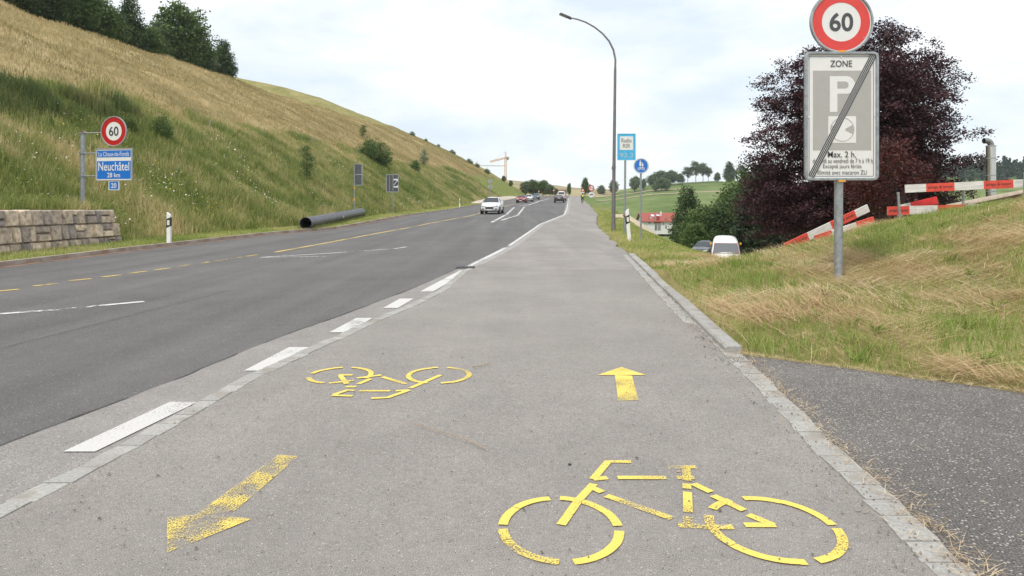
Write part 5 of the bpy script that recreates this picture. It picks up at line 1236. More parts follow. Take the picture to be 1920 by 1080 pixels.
mb.add([(c0.x + .1, c0.y + .15, c0.z - .06), (c1.x - .1, c1.y + .15, c1.z - .06), (c1.x - .1, c1.y + .15, -2.2), (c0.x + .1, c0.y + .15, -2.2), (c0.x + .1, c0.y + 3.3, c0.z - .5), (c1.x - .1, c1.y + 3.3, c1.z - .5), (c1.x - .1, c1.y + 3.3, -2.2), (c0.x + .1, c0.y + 3.3, -2.2)],
       [(0, 1, 2, 3), (1, 5, 6, 2), (4, 7, 6, 5), (0, 3, 7, 4)]); mb.build('wall', mat('shed_wall', (.05, .045, .04), .8), o)

# ------------------------------------------------------------------ houses
def house(px0, px1, Y, z_eave, z_ridge, zb, dep, lab, roof_m, wall_m, wins, nm='farmhouse', dormers=True, door=None, ch=None):
    x0, x1 = (px0 - 960) / F * Y, (px1 - 960) / F * Y; L = x1 - x0; cx = (x0 + x1) / 2
    o = empty(nm, (cx, Y, zb)); tag(o, lab, 'house'); he, hr = z_eave - zb, z_ridge - zb
    mb = MB(); mb.add([(-L / 2, 0, -1), (L / 2, 0, -1), (L / 2, 0, he), (-L / 2, 0, he), (-L / 2, dep, -1), (L / 2, dep, -1), (L / 2, dep, he), (-L / 2, dep, he), (-L / 2, dep / 2, hr - .1), (L / 2, dep / 2, hr - .1)],
                      [(0, 1, 2, 3), (5, 4, 7, 6), (0, 3, 8, 7, 4), (1, 5, 6, 9, 2)]); mb.build('wall', wall_m, o)
    ov = .7; t = .25; mb = MB(); sl = (hr - he) / (dep / 2)
    for s in (0, 1):
        ya, yb = (-ov, dep / 2) if s == 0 else (dep + ov, dep / 2); za, zb_ = he - ov * sl, hr
        mb.add([(-L / 2 - ov, ya, za + .05), (L / 2 + ov, ya, za + .05), (L / 2 + ov, yb, zb_ + .05), (-L / 2 - ov, yb, zb_ + .05), (-L / 2 - ov, ya, za + .05 + t), (L / 2 + ov, ya, za + .05 + t), (L / 2 + ov, yb, zb_ + .05 + t), (-L / 2 - ov, yb, zb_ + .05 + t)],
               [(3, 2, 1, 0), (4, 5, 6, 7), (0, 1, 5, 4), (1, 2, 6, 5), (3, 0, 4, 7)])
    rf = mb.build('roof', roof_m, o)
    for (u, v, w, h, kd) in wins:      # u along 0..1, v height above base
        mb = MB(); xw = -L / 2 + u * L; m = {'w': 'window', 'd': 'door', 'r': 'red_panel', 's': 'skylight', 'c': 'chimney'}[kd]
        if kd == 's':
            zc_ = he + (v) * (hr - he); yc_ = v * dep / 2; rot = Matrix.Rotation(math.atan(sl), 3, 'X')
            mb.box((xw, yc_ - .1, zc_ + t + .15), (w, h, .12), rot); mb.build('skylight', mat('skylight', (.55, .6, .66), .2), rf)
        elif kd == 'c': mb.box((xw, v * dep / 2, he + v * (hr - he) + .9), (w, w, h)); mb.build('chimney', M_signwhite, rf)
        elif kd == 'r': mb.box((xw, -.1, v), (w, .3, h)); mb.build('red_panel', mat('red_render', (.30, .035, .035), .7), o)
        else:
            mb.box((xw, -.03, v), (w, .1, h)); q = mb.build(m, mat('dark_glass', (.06, .065, .075), .15), o)
            mb = MB(); mb.box((xw, -.1, v), (.12, .05, h)); mb.build('mullion', M_signwhite, q)
    return o
M_roof = mat('red_tiles', (.34, .085, .06), .85, var=.12, scale=3, stretch=(.5, 3, 1))
M_render = mat('white_render', (.70, .69, .66), .85, var=.05, scale=1)
Yh = 250.; zf = lambda py: EYE - (py - HY) / F * Yh
house(1206, 1275, Yh, zf(414.5), zf(400.5), zf(434), 11, 'long white farmhouse with a red tiled roof down in the valley', M_roof, M_render,
      [(.17, 4.9, .6, .6, 'w'), (.17, 3.1, .6, .6, 'w'), (.32, 4.2, .5, 1.8, 'w'), (.40, 4.8, 1.1, 1.8, 'r'), (.35, 1.5, .9, 2.2, 'd'), (.44, 1.5, .8, 2.2, 'd'), (.39, 3.2, 2.6, .5, 'r'), (.55, 2.8, .5, .8, 'w'), (.62, 4.6, .7, .6, 'w'), (.62, 1.6, .6, 1.2, 'w'), (.3, .58, 1.2, 1.6, 's'), (.45, .58, 1.2, 1.6, 's'), (.22, .25, .6, .6, 's'), (.53, .6, .5, 1.8, 'c')])
# yellow-walled building behind the spruces
Yh = 58.; zf = lambda py: EYE - (py - HY) / F * Yh
house(1440, 1560, Yh, zf(400), zf(372), Hs((1500 - 960) / F * Yh, Yh), 8, 'ochre-walled house glimpsed under the copper beech', mat('brown_tiles', (.16, .09, .06), .85, var=.2), mat('ochre_render', (.55, .30, .10), .85, var=.08), [(.15, 1.5, .9, 1.1, 'w'), (.4, 1.4, 1.6, 1.3, 'w'), (.75, 1.5, .9, 1.1, 'w')], nm='house')
# far low buildings at the bend
Yh = 262.; zf = lambda py: EYE - (py - HY) / F * Yh
house(966, 977, Yh, zf(361), zf(356), zf(368), 6, 'tiny red-roofed house left of the clump of trees at the bend', mat('bright_red_roof', (.50, .06, .06), .8), M_render, [(.3, 1.0, .5, .6, 'w'), (.7, 1.0, .5, .6, 'w')], nm='house')
Yh = 300.; zf = lambda py: EYE - (py - HY) / F * Yh
house(1046, 1064, Yh, zf(357.5), zf(354.5), zf(367), 12, 'pale low building with a brown roof right of the clump at the bend', mat('brown_roof', (.25, .15, .10), .85), mat('beige_render', (.55, .52, .46), .85), [(.2, 1.2, .6, .8, 'w'), (.5, 1.2, .6, .8, 'w'), (.8, 1.2, .6, .8, 'w')], nm='warehouse')

# far brownish hill behind the bend and pale retaining bank (structure)
def far_hill(name, X0, X1, Y, sky, m, depth=120):
    n = 40; V = []; xs = np.linspace(X0, X1, n)
    for k, x in enumerate(xs):
        h = float(np.interp(x, *sky)); V += [(x, Y, -12), (x, Y + depth * .25, h * .55), (x, Y + depth * .6, h * .9), (x, Y + depth, h + float(vnoise(np.array([x]), np.array([0.]), 8, 3)[0])), (x, Y + depth * 1.8, -12)]
    i2 = np.arange(n - 1)[:, None] * 5 + np.arange(4)[None]
    tag(link(name, fast_mesh(name, V, np.stack([i2, i2 + 5, i2 + 6, i2 + 1], -1).reshape(-1, 4), m, None, True)), kind='structure')
hz = lambda py, Y: EYE - (py - HY) / F * Y
far_hill('far_hill', -60, 120, 380, ([-60, -25, -5, 12, 25, 40, 60, 120], [hz(318, 500), hz(334, 500), hz(339, 500), hz(343, 500), hz(347, 500), hz(351, 500), hz(356, 500), hz(360, 500)]), mat('far_field', (.30, .25, .13), .95, var=.25, scale=.06))
# pale earth bank at the left where the road bends
Y = 150; mb = MB(); pts = []
xs = np.linspace(112, 190, 24); V = []
for y_ in xs:
    k = float(kerbL(y_)); hgt = .55 * math.sin(math.pi * (y_ - 112) / 78) ** .5 if 112 < y_ < 190 else 0
    V += [(k - .1, y_, float(prof(y_)) + .02), (k - .9, y_, float(prof(y_)) + .05 + hgt * .75), (k - 2.0, y_, float(prof(y_)) + .1 + hgt)]
i2 = np.arange(23)[:, None] * 3 + np.arange(2)[None]
tag(link('earth_bank', fast_mesh('earth_bank', V, np.stack([i2, i2 + 3, i2 + 4, i2 + 1], -1).reshape(-1, 4), mat('pale_earth', (.50, .43, .35), .95, var=.2, scale=.8, bump=.5, bscale=3))), kind='structure')
# sandy slope right of the verge
def sand():
    top = [(1146, 401), (1156, 401.5), (1176, 402), (1192, 411), (1208, 421), (1224, 433), (1242, 447)]; V = []; Y = 56.
    for px, py in top:
        x, _, z = W(px, py, Y); x -= .0
        for dy, dz in ((-6, -2.6), (-3, -1.25), (0, 0), (1.2, -.05), (5, -2.8)): V.append((x + dy * .12, Y + dy, z + dz + random.uniform(-.03, .03)))
    i2 = np.arange(len(top) - 1)[:, None] * 5 + np.arange(4)[None]
    tag(link('sand_slope', fast_mesh('sand_slope', V, np.stack([i2, i2 + 5, i2 + 6, i2 + 1], -1).reshape(-1, 4), mat('sand', (.52, .43, .31), .95, var=.10, scale=1.2, bump=.3), None, True)), kind='structure')
sand()
# tracks across the far green hill
def track(pts, w, name, m):
    V = []; P = [Vector(p) for p in pts]
    for i, p_ in enumerate(P):
        t = (P[min(i + 1, len(P) - 1)] - P[max(i - 1, 0)]); t.normalize(); nn = Vector((-t.y, t.x)) * w / 2
        for q in (p_ + nn, p_ - nn): V.append((q.x, q.y, Hs(q.x, q.y) + .25))
    tag(link(name, fast_mesh(name, V, [(2 * i, 2 * i + 1, 2 * i + 3, 2 * i + 2) for i in range(len(P) - 1)], m)), kind='structure')
M_track = mat('dirt_track', (.42, .34, .22), .95, var=.15)
track([(38 + k * 3.2, 372 + 2 * math.sin(k / 6)) for k in range(30)], 5, 'farm_track', M_track)
track([(50 + k * 2.6, 405 - k * .3) for k in range(22)], 5, 'field_path', M_track)

# ------------------------------------------------------------------ fence posts on the meadow edge
M_wood = mat('weathered_wood', (.36, .31, .26), .9, var=.25)
for i, (px, py, hp, ln) in enumerate([(391, 243, 19, 14), (492, 258, 16, 0), (586, 270, 18, 2), (649, 252, 12, -3), (700, 256, 13, 2)]):
    x, y, z = GH(px, py, 12); h = hp * y / F; o = empty('fence_post', (x, y, z)); o.rotation_euler = (0, R(ln), 0)
    tag(o, ['leaning weathered wooden post at the meadow edge right of the left sign', 'thin wooden post at the meadow edge above the sapling', 'wooden post left of the narrow sign back', 'short post below the field by the dark bushes', 'farthest thin post right of the dark bushes'][i], 'fence post', 'posts along the meadow edge')
    mb = MB(); mb.tube([(0, 0, -.3), (0, 0, h * .96), (0, 0, h)], [.05, .045, .02], 8); mb.build('stake', M_wood, o)

# ------------------------------------------------------------------ tower cranes
M_cr = mat('crane_yellow', (.62, .36, .12), .6); M_cr2 = mat('crane_pale', (.58, .50, .42), .6)
def lattice(mb, A, B, w, n, r):
    A, B = Vector(A), Vector(B); d = (B - A).normalized(); s = d.cross(Vector((0, 1, 0))).normalized() if abs(d.y) < .9 else Vector((1, 0, 0)); u = d.cross(s)
    cs_ = [s * w / 2 + u * w / 2, -s * w / 2 + u * w / 2, -s * w / 2 - u * w / 2, s * w / 2 - u * w / 2]
    for c in cs_: mb.tube([A + c, B + c], r, 4)
    for k in range(n):
        for j in range(4):
            mb.tube([A.lerp(B, k / n) + cs_[j], A.lerp(B, (k + 1) / n) + cs_[(j + 1) % 4]], r * .6, 4)
def crane(px, py_top, py_jib, jib0, jib1, Y, m, lab, w):
    S = Y / F; zb = Hs((px - 960) * S, Y) ; x = (px - 960) * S; Z_ = lambda py: EYE - (py - HY) * S - zb; o = empty('tower_crane', (x, Y, zb)); tag(o, lab, 'crane', 'tower cranes')
    mb = MB(); lattice(mb, (0, 0, 0), (0, 0, Z_(py_jib)), w, 26, .14); mb.build('mast', m, o)
    mb = MB(); lattice(mb, (0, 0, Z_(py_jib)), (0, 0, Z_(py_top)), w * .5, 4, .1); mb.build('tower_head', m, o)
    (jx, jy), (kx, ky) = jib0, jib1
    mb = MB(); lattice(mb, ((jx - px) * S, 0, Z_(jy)), ((kx - px) * S, 0, Z_(ky)), w * .7, 20, .12); mb.tube([((jx - px) * S * .7, 0, Z_(jy * .7 + ky * .3) + w * .3), (0, 0, Z_(py_top))], .05, 4); mb.build('jib', m, o)
    mb = MB(); mb.box((w * .6, 0, Z_(py_jib) - .8), (1.4, 1.4, 1.8)); mb.build('cab', M_signwhite, o)
    mb = MB(); mb.box(((kx - px) * S, 0, Z_(ky) - .6), (1.8, 1.4, 1.8)); mb.build('counterweight', mat('counterweight', (.4, .38, .36), .8), o)
crane(948, 284.5, 297, (918.5, 303.5), (952, 295), 430, M_cr, 'orange tower crane whose mast rises above the bend', 1.25)
crane(893, 303, 310.5, (946, 311), (886, 310.5), 560, M_cr2, 'pale tower crane mostly hidden by the hill with a level jib', .9)

# ------------------------------------------------------------------ vehicles
M_glass = mat('car_glass', (.035, .045, .05), .08, spec=.8); M_tyre = mat('tyre', (.02, .02, .02), .85); M_rim = mat('rim', (.35, .35, .36), .35, .8)
M_lamp = mat('headlamp_glass', (.62, .65, .68), .15); M_tail = mat('tail_lamp', (.38, .012, .012), .25); M_plate = mat('number_plate_white', (.7, .7, .68), .5)
def loft(stations, sub=1):
    """stations: (y, zbottom, zbelt, zroof, wbottom, wbelt, wroof) half widths"""
    V = []; Fc = []; R_ = 12
    for (y, zb, zl, zr, wb, wl, wr) in stations:
        half = [(0, zb), (wb * .85, zb), (wb, zb + .12), (wl, (zb + zl) / 2), (wl * .97, zl), (wr, max(zl + .01, zr - .09)), (wr * .72, zr)]
        ring = half + [(0, zr + .01)] + [(-a, b) for a, b in half[:0:-1]]
        V += [(a, y, b) for a, b in ring]; R_ = len(ring)
    n = len(stations)
    for i in range(n - 1):
        for k in range(R_): Fc.append((i * R_ + k, i * R_ + (k + 1) % R_, (i + 1) * R_ + (k + 1) % R_, (i + 1) * R_ + k))
    Fc.append(tuple(range(R_))); Fc.append(tuple((n - 1) * R_ + k for k in range(R_))[::-1])
    return V, Fc
def car(name, lab, cat, paintm, kind, loc, rz, group=None, s=1.0):
    """front of the car at -Y in local space"""
    o = empty(name, loc, rz, s); tag(o, lab, cat, group)
    if kind == 'suv': L, W_, Hh, hood, cowl, rf, rr, tail = 4.5, .92, 1.65, 1.02, 1.25, 1.95, 3.55, 1.12
    elif kind == 'hatch': L, W_, Hh, hood, cowl, rf, rr, tail = 4.1, .87, 1.48, .93, 1.15, 1.9, 3.2, 1.0
    elif kind == 'saloon': L, W_, Hh, hood, cowl, rf, rr, tail = 4.6, .90, 1.43, .92, 1.35, 2.1, 3.1, 1.02
    else: L, W_, Hh, hood, cowl, rf, rr, tail = 4.9, .95, 1.95, 1.15, .85, 1.5, 4.55, 1.2
    bel = hood + .06
    st = [(0.0, .38, .62, .66, W_ * .72, W_ * .76, W_ * .7), (.10, .26, .74, .80, W_ * .84, W_ * .90, W_ * .80), (.45, .22, hood - .12, hood - .07, W_ * .93, W_ * .97, W_ * .84), (cowl, .22, bel - .04, hood + .05, W_ * .95, W_, W_ * .85),
          (cowl + .02, .22, bel - .04, hood + .07, W_ * .95, W_, W_ * .84), (rf, .22, bel, Hh - .04, W_ * .95, W_, W_ * .70), (rf + .25, .22, bel, Hh, W_ * .95, W_, W_ * .69), (rr - .3, .22, bel + .03, Hh - .01, W_ * .95, W_, W_ * .68), (rr, .22, bel + .04, Hh - .06, W_ * .95, W_, W_ * .67)]
    if kind == 'saloon': st += [(rr + .75, .24, bel + .04, tail + .05, W_ * .94, W_ * .98, W_ * .78), (L - .15, .28, bel, tail, W_ * .9, W_ * .95, W_ * .74), (L, .42, .85, .9, W_ * .8, W_ * .84, W_ * .7)]
    elif kind == 'van': st += [(L - .1, .26, bel, Hh - .14, W_ * .92, W_ * .98, W_ * .68), (L, .36, .95, 1.3, W_ * .86, W_ * .93, W_ * .72)]
    else: st += [(L - .35, .26, bel + .04, tail + .14, W_ * .93, W_ * .97, W_ * .70), (L - .1, .3, bel, tail - .02, W_ * .9, W_ * .94, W_ * .72), (L, .42, .8, .86, W_ * .8, W_ * .84, W_ * .7)]
    V, Fc = loft(st); mb = MB(); mb.add(V, Fc); body = mb.build('body', paintm, o, sub=1, smooth=True)
    # glazing, each pane set 8 mm proud
    wr = W_ * .70
    def pane(P, nm, mm=M_glass):
        P = [Vector(p_) for p_ in P]; nn = (P[1] - P[0]).cross(P[2] - P[0]).normalized()
        c_ = sum(P, Vector()) / 4; cc = Vector((0, L / 2, .9))
        if nn.dot(c_ - cc) < 0: nn = -nn
        q = MB(); q.add([p_ + nn * .02 for p_ in P] + [p_ + nn * .004 for p_ in P], [(0, 1, 2, 3), (0, 4, 5, 1), (1, 5, 6, 2), (2, 6, 7, 3), (3, 7, 4, 0)]); return q.build(nm, mm, body)
    pane([(-W_ * .80, cowl + .06, hood + .09), (W_ * .80, cowl + .06, hood + .09), (wr * .90, rf - .04, Hh - .09), (-wr * .90, rf - .04, Hh - .09)], 'windscreen')
    rx0, ry0, rz0 = (W_ * .66, (rr + .55 if kind == 'saloon' else (L - .40 if kind != 'van' else L - .08)), (tail + .16 if kind != 'van' else 1.22))
    pane([(-rx0, ry0, rz0), (rx0, ry0, rz0), (wr * .84, rr + .04, Hh - .11), (-wr * .84, rr + .04, Hh - .11)] if kind != 'van' else [(-rx0, L - .02, 1.3), (rx0, L - .02, 1.3), (wr * .84, L - .08, Hh - .24), (-wr * .84, L - .08, Hh - .24)], 'rear_window')
    for sd in (-1, 1):
        a, b = W_ * .955 * sd, wr * 1.0 * sd
        mid = (rf + rr) / 2 - .1
        pane([(a, cowl + .35, bel + .05), (a, mid - .04, bel + .06), (b, mid - .04, Hh - .13), (b, rf + .05, Hh - .15)], 'side_window')
        pane([(a, mid + .04, bel + .06), (a, rr + .1, bel + .09), (b, rr - .08, Hh - .17), (b, mid + .04, Hh - .13)], 'side_window')
        q = MB(); q.box((sd * (W_ + .10), cowl + .42, bel + .08), (.20, .10, .14)); q.build('mirror', paintm, o, bevel=.03)
        q = MB(); q.box((sd * W_ * .62, .07, hood - .26), (W_ * .46, .16, .13), Matrix.Rotation(R(-14 * sd), 3, 'Y')); q.build('headlight', M_lamp, o, bevel=.03)
        q = MB(); q.box((sd * W_ * .66, .055, .50), (W_ * .24, .12, .09)); q.build('fog_lamp', M_plastic_black, o, bevel=.02)
        q = MB(); q.box((sd * W_ * (.74 if kind != 'van' else .84), L - .06, .92 if kind != 'van' else 1.0), (W_ * .36 if kind != 'van' else .14, .16, .16 if kind != 'van' else .5)); q.build('tail_light', M_tail, o, bevel=.02)
        for wy in (.85, L - .88):
            q = MB(); q.disc((sd * (W_ - .11), wy, .335), .335, .22, 28, 'x'); wh = q.build('wheel', M_tyre, o, bevel=.03)
            q = MB(); q.disc((sd * (W_ + .002), wy, .335), .20, .02, 20, 'x'); q.build('rim', M_rim, wh)
            q = MB(); q.ring((sd * (W_ - .045), wy, .34), .345, .41, .10, 28, 'x'); q.build('wheel_arch', M_plastic_black, o)
    q = MB(); q.box((0, .005, .60), (W_ * .80, .12, .22)); g_ = q.build('grille', M_plastic_black, o, bevel=.02)
    for k in range(3):
        q = MB(); q.box((0, -.06, .53 + k * .065), (W_ * .7, .01, .012)); q.build('grille_bar', M_rim, g_)
    q = MB(); q.box((0, .01, .30), (W_ * 1.45, .14, .13)); q.build('lower_bumper', M_plastic_black, o, bevel=.03)
    q = MB(); q.box((0, -.06, .42), (.5, .02, .11)); q.build('number_plate', M_plate, o)
    q = MB(); q.box((0, L + .0, .36), (W_ * 1.6, .14, .22)); q.build('rear_bumper', M_plastic_black, o, bevel=.03)
    q = MB(); q.box((0, L + .02, .78), (.5, .06, .11)); q.build('number_plate', M_plate, o)
    return o
M_pw = mat('white_car_paint', (.80, .80, .79), .25, coat=.5); M_pr = mat('red_car_paint', (.36, .018, .02), .25, coat=.5); M_pb = mat('blue_car_paint', (.05, .09, .17), .25, coat=.5)
M_pd = mat('dark_car_paint', (.045, .045, .05), .25, coat=.5); M_pg = mat('beige_van_paint', (.72, .66, .58), .3, coat=.4)
def carat(px, py, dist, W2, *a, rz=0, **k):
    x, y = G(px, py); 
    if dist: x = (px - 960) / F * dist; y = dist
    return car(*a, (x, y, float(prof(y)) + .01), rz, **k)
carat(917.5, 402, 0, 0, 'car', 'nearest oncoming white sport utility car on the far lane', 'car', M_pw, 'suv', rz=R(-6))
carat(976, 380.5, 0, 0, 'car', 'red hatchback coming round the bend ahead of a white car', 'car', M_pr, 'hatch', rz=R(-8), group='cars on the road')
carat(988.5, 378.2, 0, 0, 'car', 'white hatchback right behind the red one', 'car', M_pw, 'hatch', rz=R(-8), group='cars on the road')
carat(1003.5, 374.5, 0, 0, 'car', 'blue hatchback last in the oncoming queue', 'car', M_pb, 'hatch', rz=R(-6), group='cars on the road')
carat(1049, 379.8, 0, 0, 'car', 'dark saloon seen from behind driving away', 'car', M_pd, 'saloon', rz=R(180 - 5))
carat(1053, 376.0, 0, 0, 'van', 'pale high van seen from behind in front of the dark saloon', 'van', M_pg, 'van', rz=R(180 - 5))
# white high-top van below the bank
Yv = 43.5; xv = (1361.5 - 960) / F * Yv; S = Yv / F; zt = EYE - (444 - HY) * S; zb = zt - 2.34
Vn = empty('van', (xv, Yv, zb), R(-16)); tag(Vn, 'white high-roof camper van facing the camera below the grass bank', 'van')
def sec(y, rows_):
    return [(a, y, b) for a, b in rows_]
half_f = lambda y, k: [(0.0, .3), (.80, .3), (.90, .5), (.91, 1.0), (.90, 1.35), (.86 - .0 * k, 1.62), (.76, 2.1), (.62, 2.50), (.45, 2.60), (0, 2.62)]
stn = []
prof_v = [(0.0, [(0, .38), (.78, .38), (.84, .5), (.85, .8), (.84, .95), (.80, .99), (.70, 1.0), (.5, 1.01), (.3, 1.01), (0, 1.02)]),
          (.35, [(0, .3), (.82, .3), (.90, .5), (.91, .9), (.90, 1.10), (.87, 1.14), (.76, 1.16), (.55, 1.17), (.3, 1.18), (0, 1.18)]),
          (1.05, [(0, .3), (.82, .3), (.91, .5), (.92, 1.0), (.91, 1.3), (.84, 1.66), (.78, 1.86), (.68, 1.92), (.4, 1.95), (0, 1.96)]),
          (1.45, [(0, .3), (.82, .3), (.91, .5), (.92, 1.0), (.91, 1.35), (.85, 1.72), (.76, 2.15), (.64, 2.42), (.4, 2.52), (0, 2.54)]),
          (2.0, [(0, .3), (.82, .3), (.91, .5), (.92, 1.0), (.91, 1.35), (.85, 1.75), (.77, 2.2), (.66, 2.5), (.42, 2.6), (0, 2.62)]),
          (4.6, [(0, .3), (.82, .3), (.91, .5), (.92, 1.0), (.91, 1.35), (.85, 1.75), (.77, 2.2), (.66, 2.48), (.42, 2.58), (0, 2.6)])]
V = []; 
for y_, hf in prof_v: V += [(a, y_, b) for a, b in hf] + [(-a, y_, b) for a, b in hf[-2:0:-1]]
Rn = 18; Fc = []
for i in range(len(prof_v) - 1):
    for k in range(Rn): Fc.append((i * Rn + k, i * Rn + (k + 1) % Rn, (i + 1) * Rn + (k + 1) % Rn, (i + 1) * Rn + k))
Fc += [tuple(range(Rn)), tuple((len(prof_v) - 1) * Rn + k for k in range(Rn))[::-1]]
V = [(a, b, c if c < 1.9 else 1.9 + (c - 1.9) * .62) for a, b, c in V]
mb = MB(); mb.add(V, Fc); body = mb.build('body', M_pw, Vn, sub=1, smooth=True)
mb = MB(); P = [(-.80, .42, 1.18), (.80, .42, 1.18), (.70, 1.0, 1.82), (-.70, 1.0, 1.82)]
nn = Vector((0, -.63, .58)).normalized()
mb.add([Vector(q) + nn * .07 for q in P] + [Vector(q) - nn * .02 for q in P], [(0, 1, 2, 3), (0, 4, 5, 1), (1, 5, 6, 2), (2, 6, 7, 3), (3, 7, 4, 0)]); ws = mb.build('windscreen', mat('van_glass', (.16, .17, .18), .12), body)
mb = MB(); e4 = [Vector(q) + nn * .075 for q in P]
for a, b in ((0, 1), (1, 2), (2, 3), (3, 0)): mb.tube([e4[a], e4[b]], .016, 6)
mb.build('red_seal', mat('red_trim', (.35, .03, .03), .5), ws)
mb = MB(); mb.tube([e4[0].lerp(e4[1], .2) + nn * .02, e4[0].lerp(e4[1], .62) + nn * .02 + Vector((0, .05, .06))], .012, 6); mb.tube([e4[0].lerp(e4[1], .55) + nn * .02, e4[0].lerp(e4[1], .92) + nn * .02 + Vector((0, .05, .06))], .012, 6); mb.build('wiper', M_black, ws)
for sd in (-1, 1):
    mb = MB(); mb.box((sd * .93, 1.2, 1.84), (.12, .12, .16)); mb.build('orange_lamp', M_orange, Vn, bevel=.03)
    mb = MB(); mb.box((sd * 1.02, .75, 1.32), (.16, .08, .24)); mb.build('mirror', M_plastic_black, Vn, bevel=.02)
    mb = MB(); mb.disc((sd * .62, -.01, .78), .11, .06, 20); mb.build('headlight', M_lamp, Vn)
    for wy in (.75, 3.6):
        mb = MB(); mb.disc((sd * .80, wy, .32), .32, .2, 24, 'x'); mb.build('wheel', M_tyre, Vn)
    mb = MB(); mb.box((sd * .895, 1.65, 1.58), (.02, .8, .42), Matrix.Rotation(R(-9 * sd), 3, 'Y')); mb.build('side_window', M_glass, body)
mb = MB(); mb.box((0, .0, .42), (1.75, .16, .18)); mb.build('bumper', M_plastic_black, Vn, bevel=.03)
mb = MB(); mb.box((0, -.015, .78), (.9, .04, .16)); mb.build('grille', M_plastic_black, Vn)
mb = MB(); mb.box((0, -.09, .45), (.5, .02, .11)); mb.build('number_plate', M_plate, Vn)
# dark parked car glimpsed left of it
car('car', 'dark parked car mostly hidden by grass left of the camper van', 'car', M_pd, 'hatch', ((1310 - 960) / F * 52, 52, Hs((1310 - 960) / F * 52, 52) - .36), R(-30), s=.86)

# ------------------------------------------------------------------ cyclist
def skinned(name, joints, edges, m, parent, root=0, sub=2):
    me = bpy.data.meshes.new(name); me.from_pydata([j[:3] for j in joints], edges, []); o = link(name, me, parent); me.materials.append(m)
    md = o.modifiers.new('skin', 'SKIN'); md.use_smooth_shade = True
    for i, j in enumerate(joints):
        sv = me.skin_vertices[0].data[i]; sv.radius = (j[3], j[4] if len(j) > 4 else j[3]); sv.use_root = (i == root)
    s = o.modifiers.new('sub', 'SUBSURF'); s.levels = sub; s.render_levels = sub
    return o
cx_, cy_ = G(1092, 383.2); cz_ = float(prof(cy_)) + .01
bk = empty('bicycle', (cx_, cy_, cz_), R(-6)); tag(bk, 'dark bicycle ridden away from the camera at the far end of the path', 'bicycle')
M_fr = mat('bike_frame', (.04, .04, .045), .4)
for wy in (-.52, .52):
    mb = MB(); mb.ring((0, wy, .34), .30, .34, .04, 32, 'x'); wh = mb.build('wheel', M_tyre, bk)
    mb = MB(); 
    for a in range(0, 360, 30): mb.tube([(0, wy, .34), (0, wy + .3 * math.cos(R(a)), .34 + .3 * math.sin(R(a)))], .003, 4)
    mb.build('spokes', M_rim, wh)
mb = MB(); hb, bb, st_, hd_ = (0, -.52, .34), (0, -.08, .28), (0, -.24, .86), (0, .36, .88)
for a, b in ((hb, bb), (hb, st_), (bb, st_), (bb, (0, .38, .78)), (st_, hd_), (hd_, (0, .52, .34))): mb.tube([a, b], .017, 8)
mb.build('frame', M_fr, bk)
mb = MB(); mb.tube([(-.26, .34, 1.0), (-.1, .40, 1.0), (.1, .40, 1.0), (.26, .34, 1.0)], .014, 8); mb.tube([(0, .36, .88), (0, .40, 1.0)], .016, 8); mb.build('handlebar', M_fr, bk)
mb = MB(); mb.box((0, -.27, .93), (.15, .27, .05), taper=.7); mb.build('saddle', M_plastic_black, bk, bevel=.02)
mb = MB(); mb.box((-.12, .06, .18), (.1, .09, .02)); mb.box((.12, -.22, .38), (.1, .09, .02)); mb.tube([(-.09, .06, .18), (-.07, -.08, .28)], .012, 6); mb.tube([(.09, -.22, .38), (.07, -.08, .28)], .012, 6); mb.build('pedals', M_rim, bk)
pr = empty('person', (cx_, cy_, cz_), R(-6)); tag(pr, 'cyclist in dark clothes with a yellow-green backpack riding away on the path', 'person')
M_skin = mat('skin', (.48, .30, .22), .6)
J = [(0, -.26, 1.02, .15, .12), (0, -.17, 1.18, .14, .11), (0, -.02, 1.36, .16, .11), (0, .08, 1.48, .12, .09), (0, .12, 1.56, .052), (0, .16, 1.63, .06), (0, .18, 1.71, .088, .10), (0, .18, 1.80, .07, .085),
     (-.17, .06, 1.44, .062), (-.25, .18, 1.22, .045), (-.245, .33, 1.06, .034), (.17, .06, 1.44, .062), (.25, .18, 1.22, .045), (.245, .33, 1.06, .034),
     (-.10, -.22, .98, .098), (-.13, .12, .72, .066), (-.12, .02, .29, .045), (-.12, .12, .22, .036),
     (.10, -.22, .98, .098), (.13, .16, .86, .066), (.12, -.26, .48, .045), (.12, -.17, .41, .036)]
Ed = [(0, 1), (1, 2), (2, 3), (3, 4), (4, 5), (5, 6), (6, 7), (3, 8), (8, 9), (9, 10), (3, 11), (11, 12), (12, 13), (0, 14), (14, 15), (15, 16), (16, 17), (0, 18), (18, 19), (19, 20), (20, 21)]
body = skinned('body', J, Ed, mat('dark_cycling_clothes', (.03, .03, .035), .8), pr)
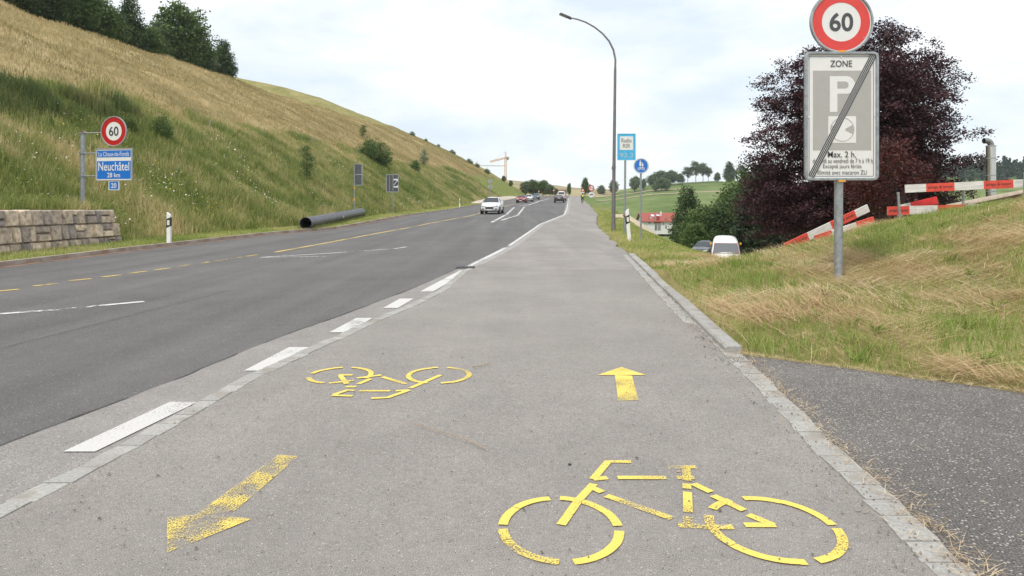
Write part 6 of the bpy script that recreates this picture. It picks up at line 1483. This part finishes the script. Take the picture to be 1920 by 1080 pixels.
for sd in (-1, 1):
    jj = [(sd * .245, .33, 1.055, .026, .018), (sd * .242, .37, 1.03, .034, .016), (sd * .24, .40, 1.022, .03, .014)]; ee = [(0, 1), (1, 2)]
    for k, off in enumerate((-.027, -.009, .009, .027)):
        b0 = len(jj); ln = (.9, 1.05, 1, .8)[k]
        jj += [(sd * .24 + off, .415, 1.02, .009), (sd * .24 + off, .43 + .006 * ln, 1.0, .008), (sd * .24 + off, .42, .982, .007)]; ee += [(2, b0), (b0, b0 + 1), (b0 + 1, b0 + 2)]
    b0 = len(jj); jj += [(sd * .205, .375, 1.01, .011), (sd * .195, .39, .99, .009)]; ee += [(1, b0), (b0, b0 + 1)]
    skinned('hand', jj, ee, M_skin, pr, 0, 1)
    foot = [(sd * .12, -.19 if sd > 0 else .10, .435 if sd > 0 else .235, .036), (sd * .12, -.14 if sd > 0 else .15, .42 if sd > 0 else .22, .04), (sd * .12, -.05 if sd > 0 else .24, .405 if sd > 0 else .205, .032)]
    skinned('shoe', foot, [(0, 1), (1, 2)], M_plastic_black, pr, 0, 1)
bm = bmesh.new(); bmesh.ops.create_uvsphere(bm, u_segments=20, v_segments=12, radius=.12)
for v in bm.verts: v.co = Vector((v.co.x * .95, v.co.y * 1.15, max(v.co.z, -.02) * 1.0)) + Vector((0, .175, 1.775))
me = bpy.data.meshes.new('helmet'); bm.to_mesh(me); bm.free(); me.materials.append(mat('dark_helmet', (.035, .035, .04), .4)); link('helmet', me, pr)
mb = MB(); mb.box((0, .165, 1.665), (.10, .19, .13), taper=.8); fc = mb.build('face', M_skin, pr, bevel=.03)
mb = MB(); mb.box((0, .27, 1.665), (.022, .03, .035)); mb.box((-.03, .262, 1.695), (.018, .006, .01)); mb.box((.03, .262, 1.695), (.018, .006, .01)); mb.box((0, .262, 1.63), (.04, .006, .008)); mb.build('features', mat('face_features', (.30, .15, .12), .6), fc)
bp = empty('backpack', (cx_, cy_, cz_), R(-6)); tag(bp, 'yellow-green backpack on the back of the cyclist', 'backpack')
mb = MB(); mb.box((.05, -.20, 1.36), (.26, .16, .38), Matrix.Rotation(R(-32), 3, 'X'), taper=.85); mb.build('bag', mat('hi_vis', (.50, .52, .06), .7), bp, bevel=.04)
mb = MB(); mb.box((.05, -.275, 1.28), (.18, .06, .16), Matrix.Rotation(R(-32), 3, 'X')); mb.build('pocket', mat('hi_vis_dark', (.30, .33, .05), .7), bp, bevel=.02)
# thin summer haze over the far hills
hb = MB(); hb.box((100, 510, 50), (1500, 1100, 130)); hz_m = bpy.data.materials.new('haze_air'); hz_m.use_nodes = True; ht = hz_m.node_tree; ht.nodes.clear()
ho = N(ht, 'ShaderNodeOutputMaterial'); hv = N(ht, 'ShaderNodeVolumePrincipled'); hv.inputs['Density'].default_value = .00022; hv.inputs['Color'].default_value = (.90, .95, 1, 1); hv.inputs['Anisotropy'].default_value = .2
ht.links.new(hv.outputs[0], ho.inputs['Volume']); hzo = hb.build('haze', hz_m); tag(hzo, 'thin pale haze over the far hills', 'haze', None, 'stuff')
print('objects', len(bpy.data.objects))
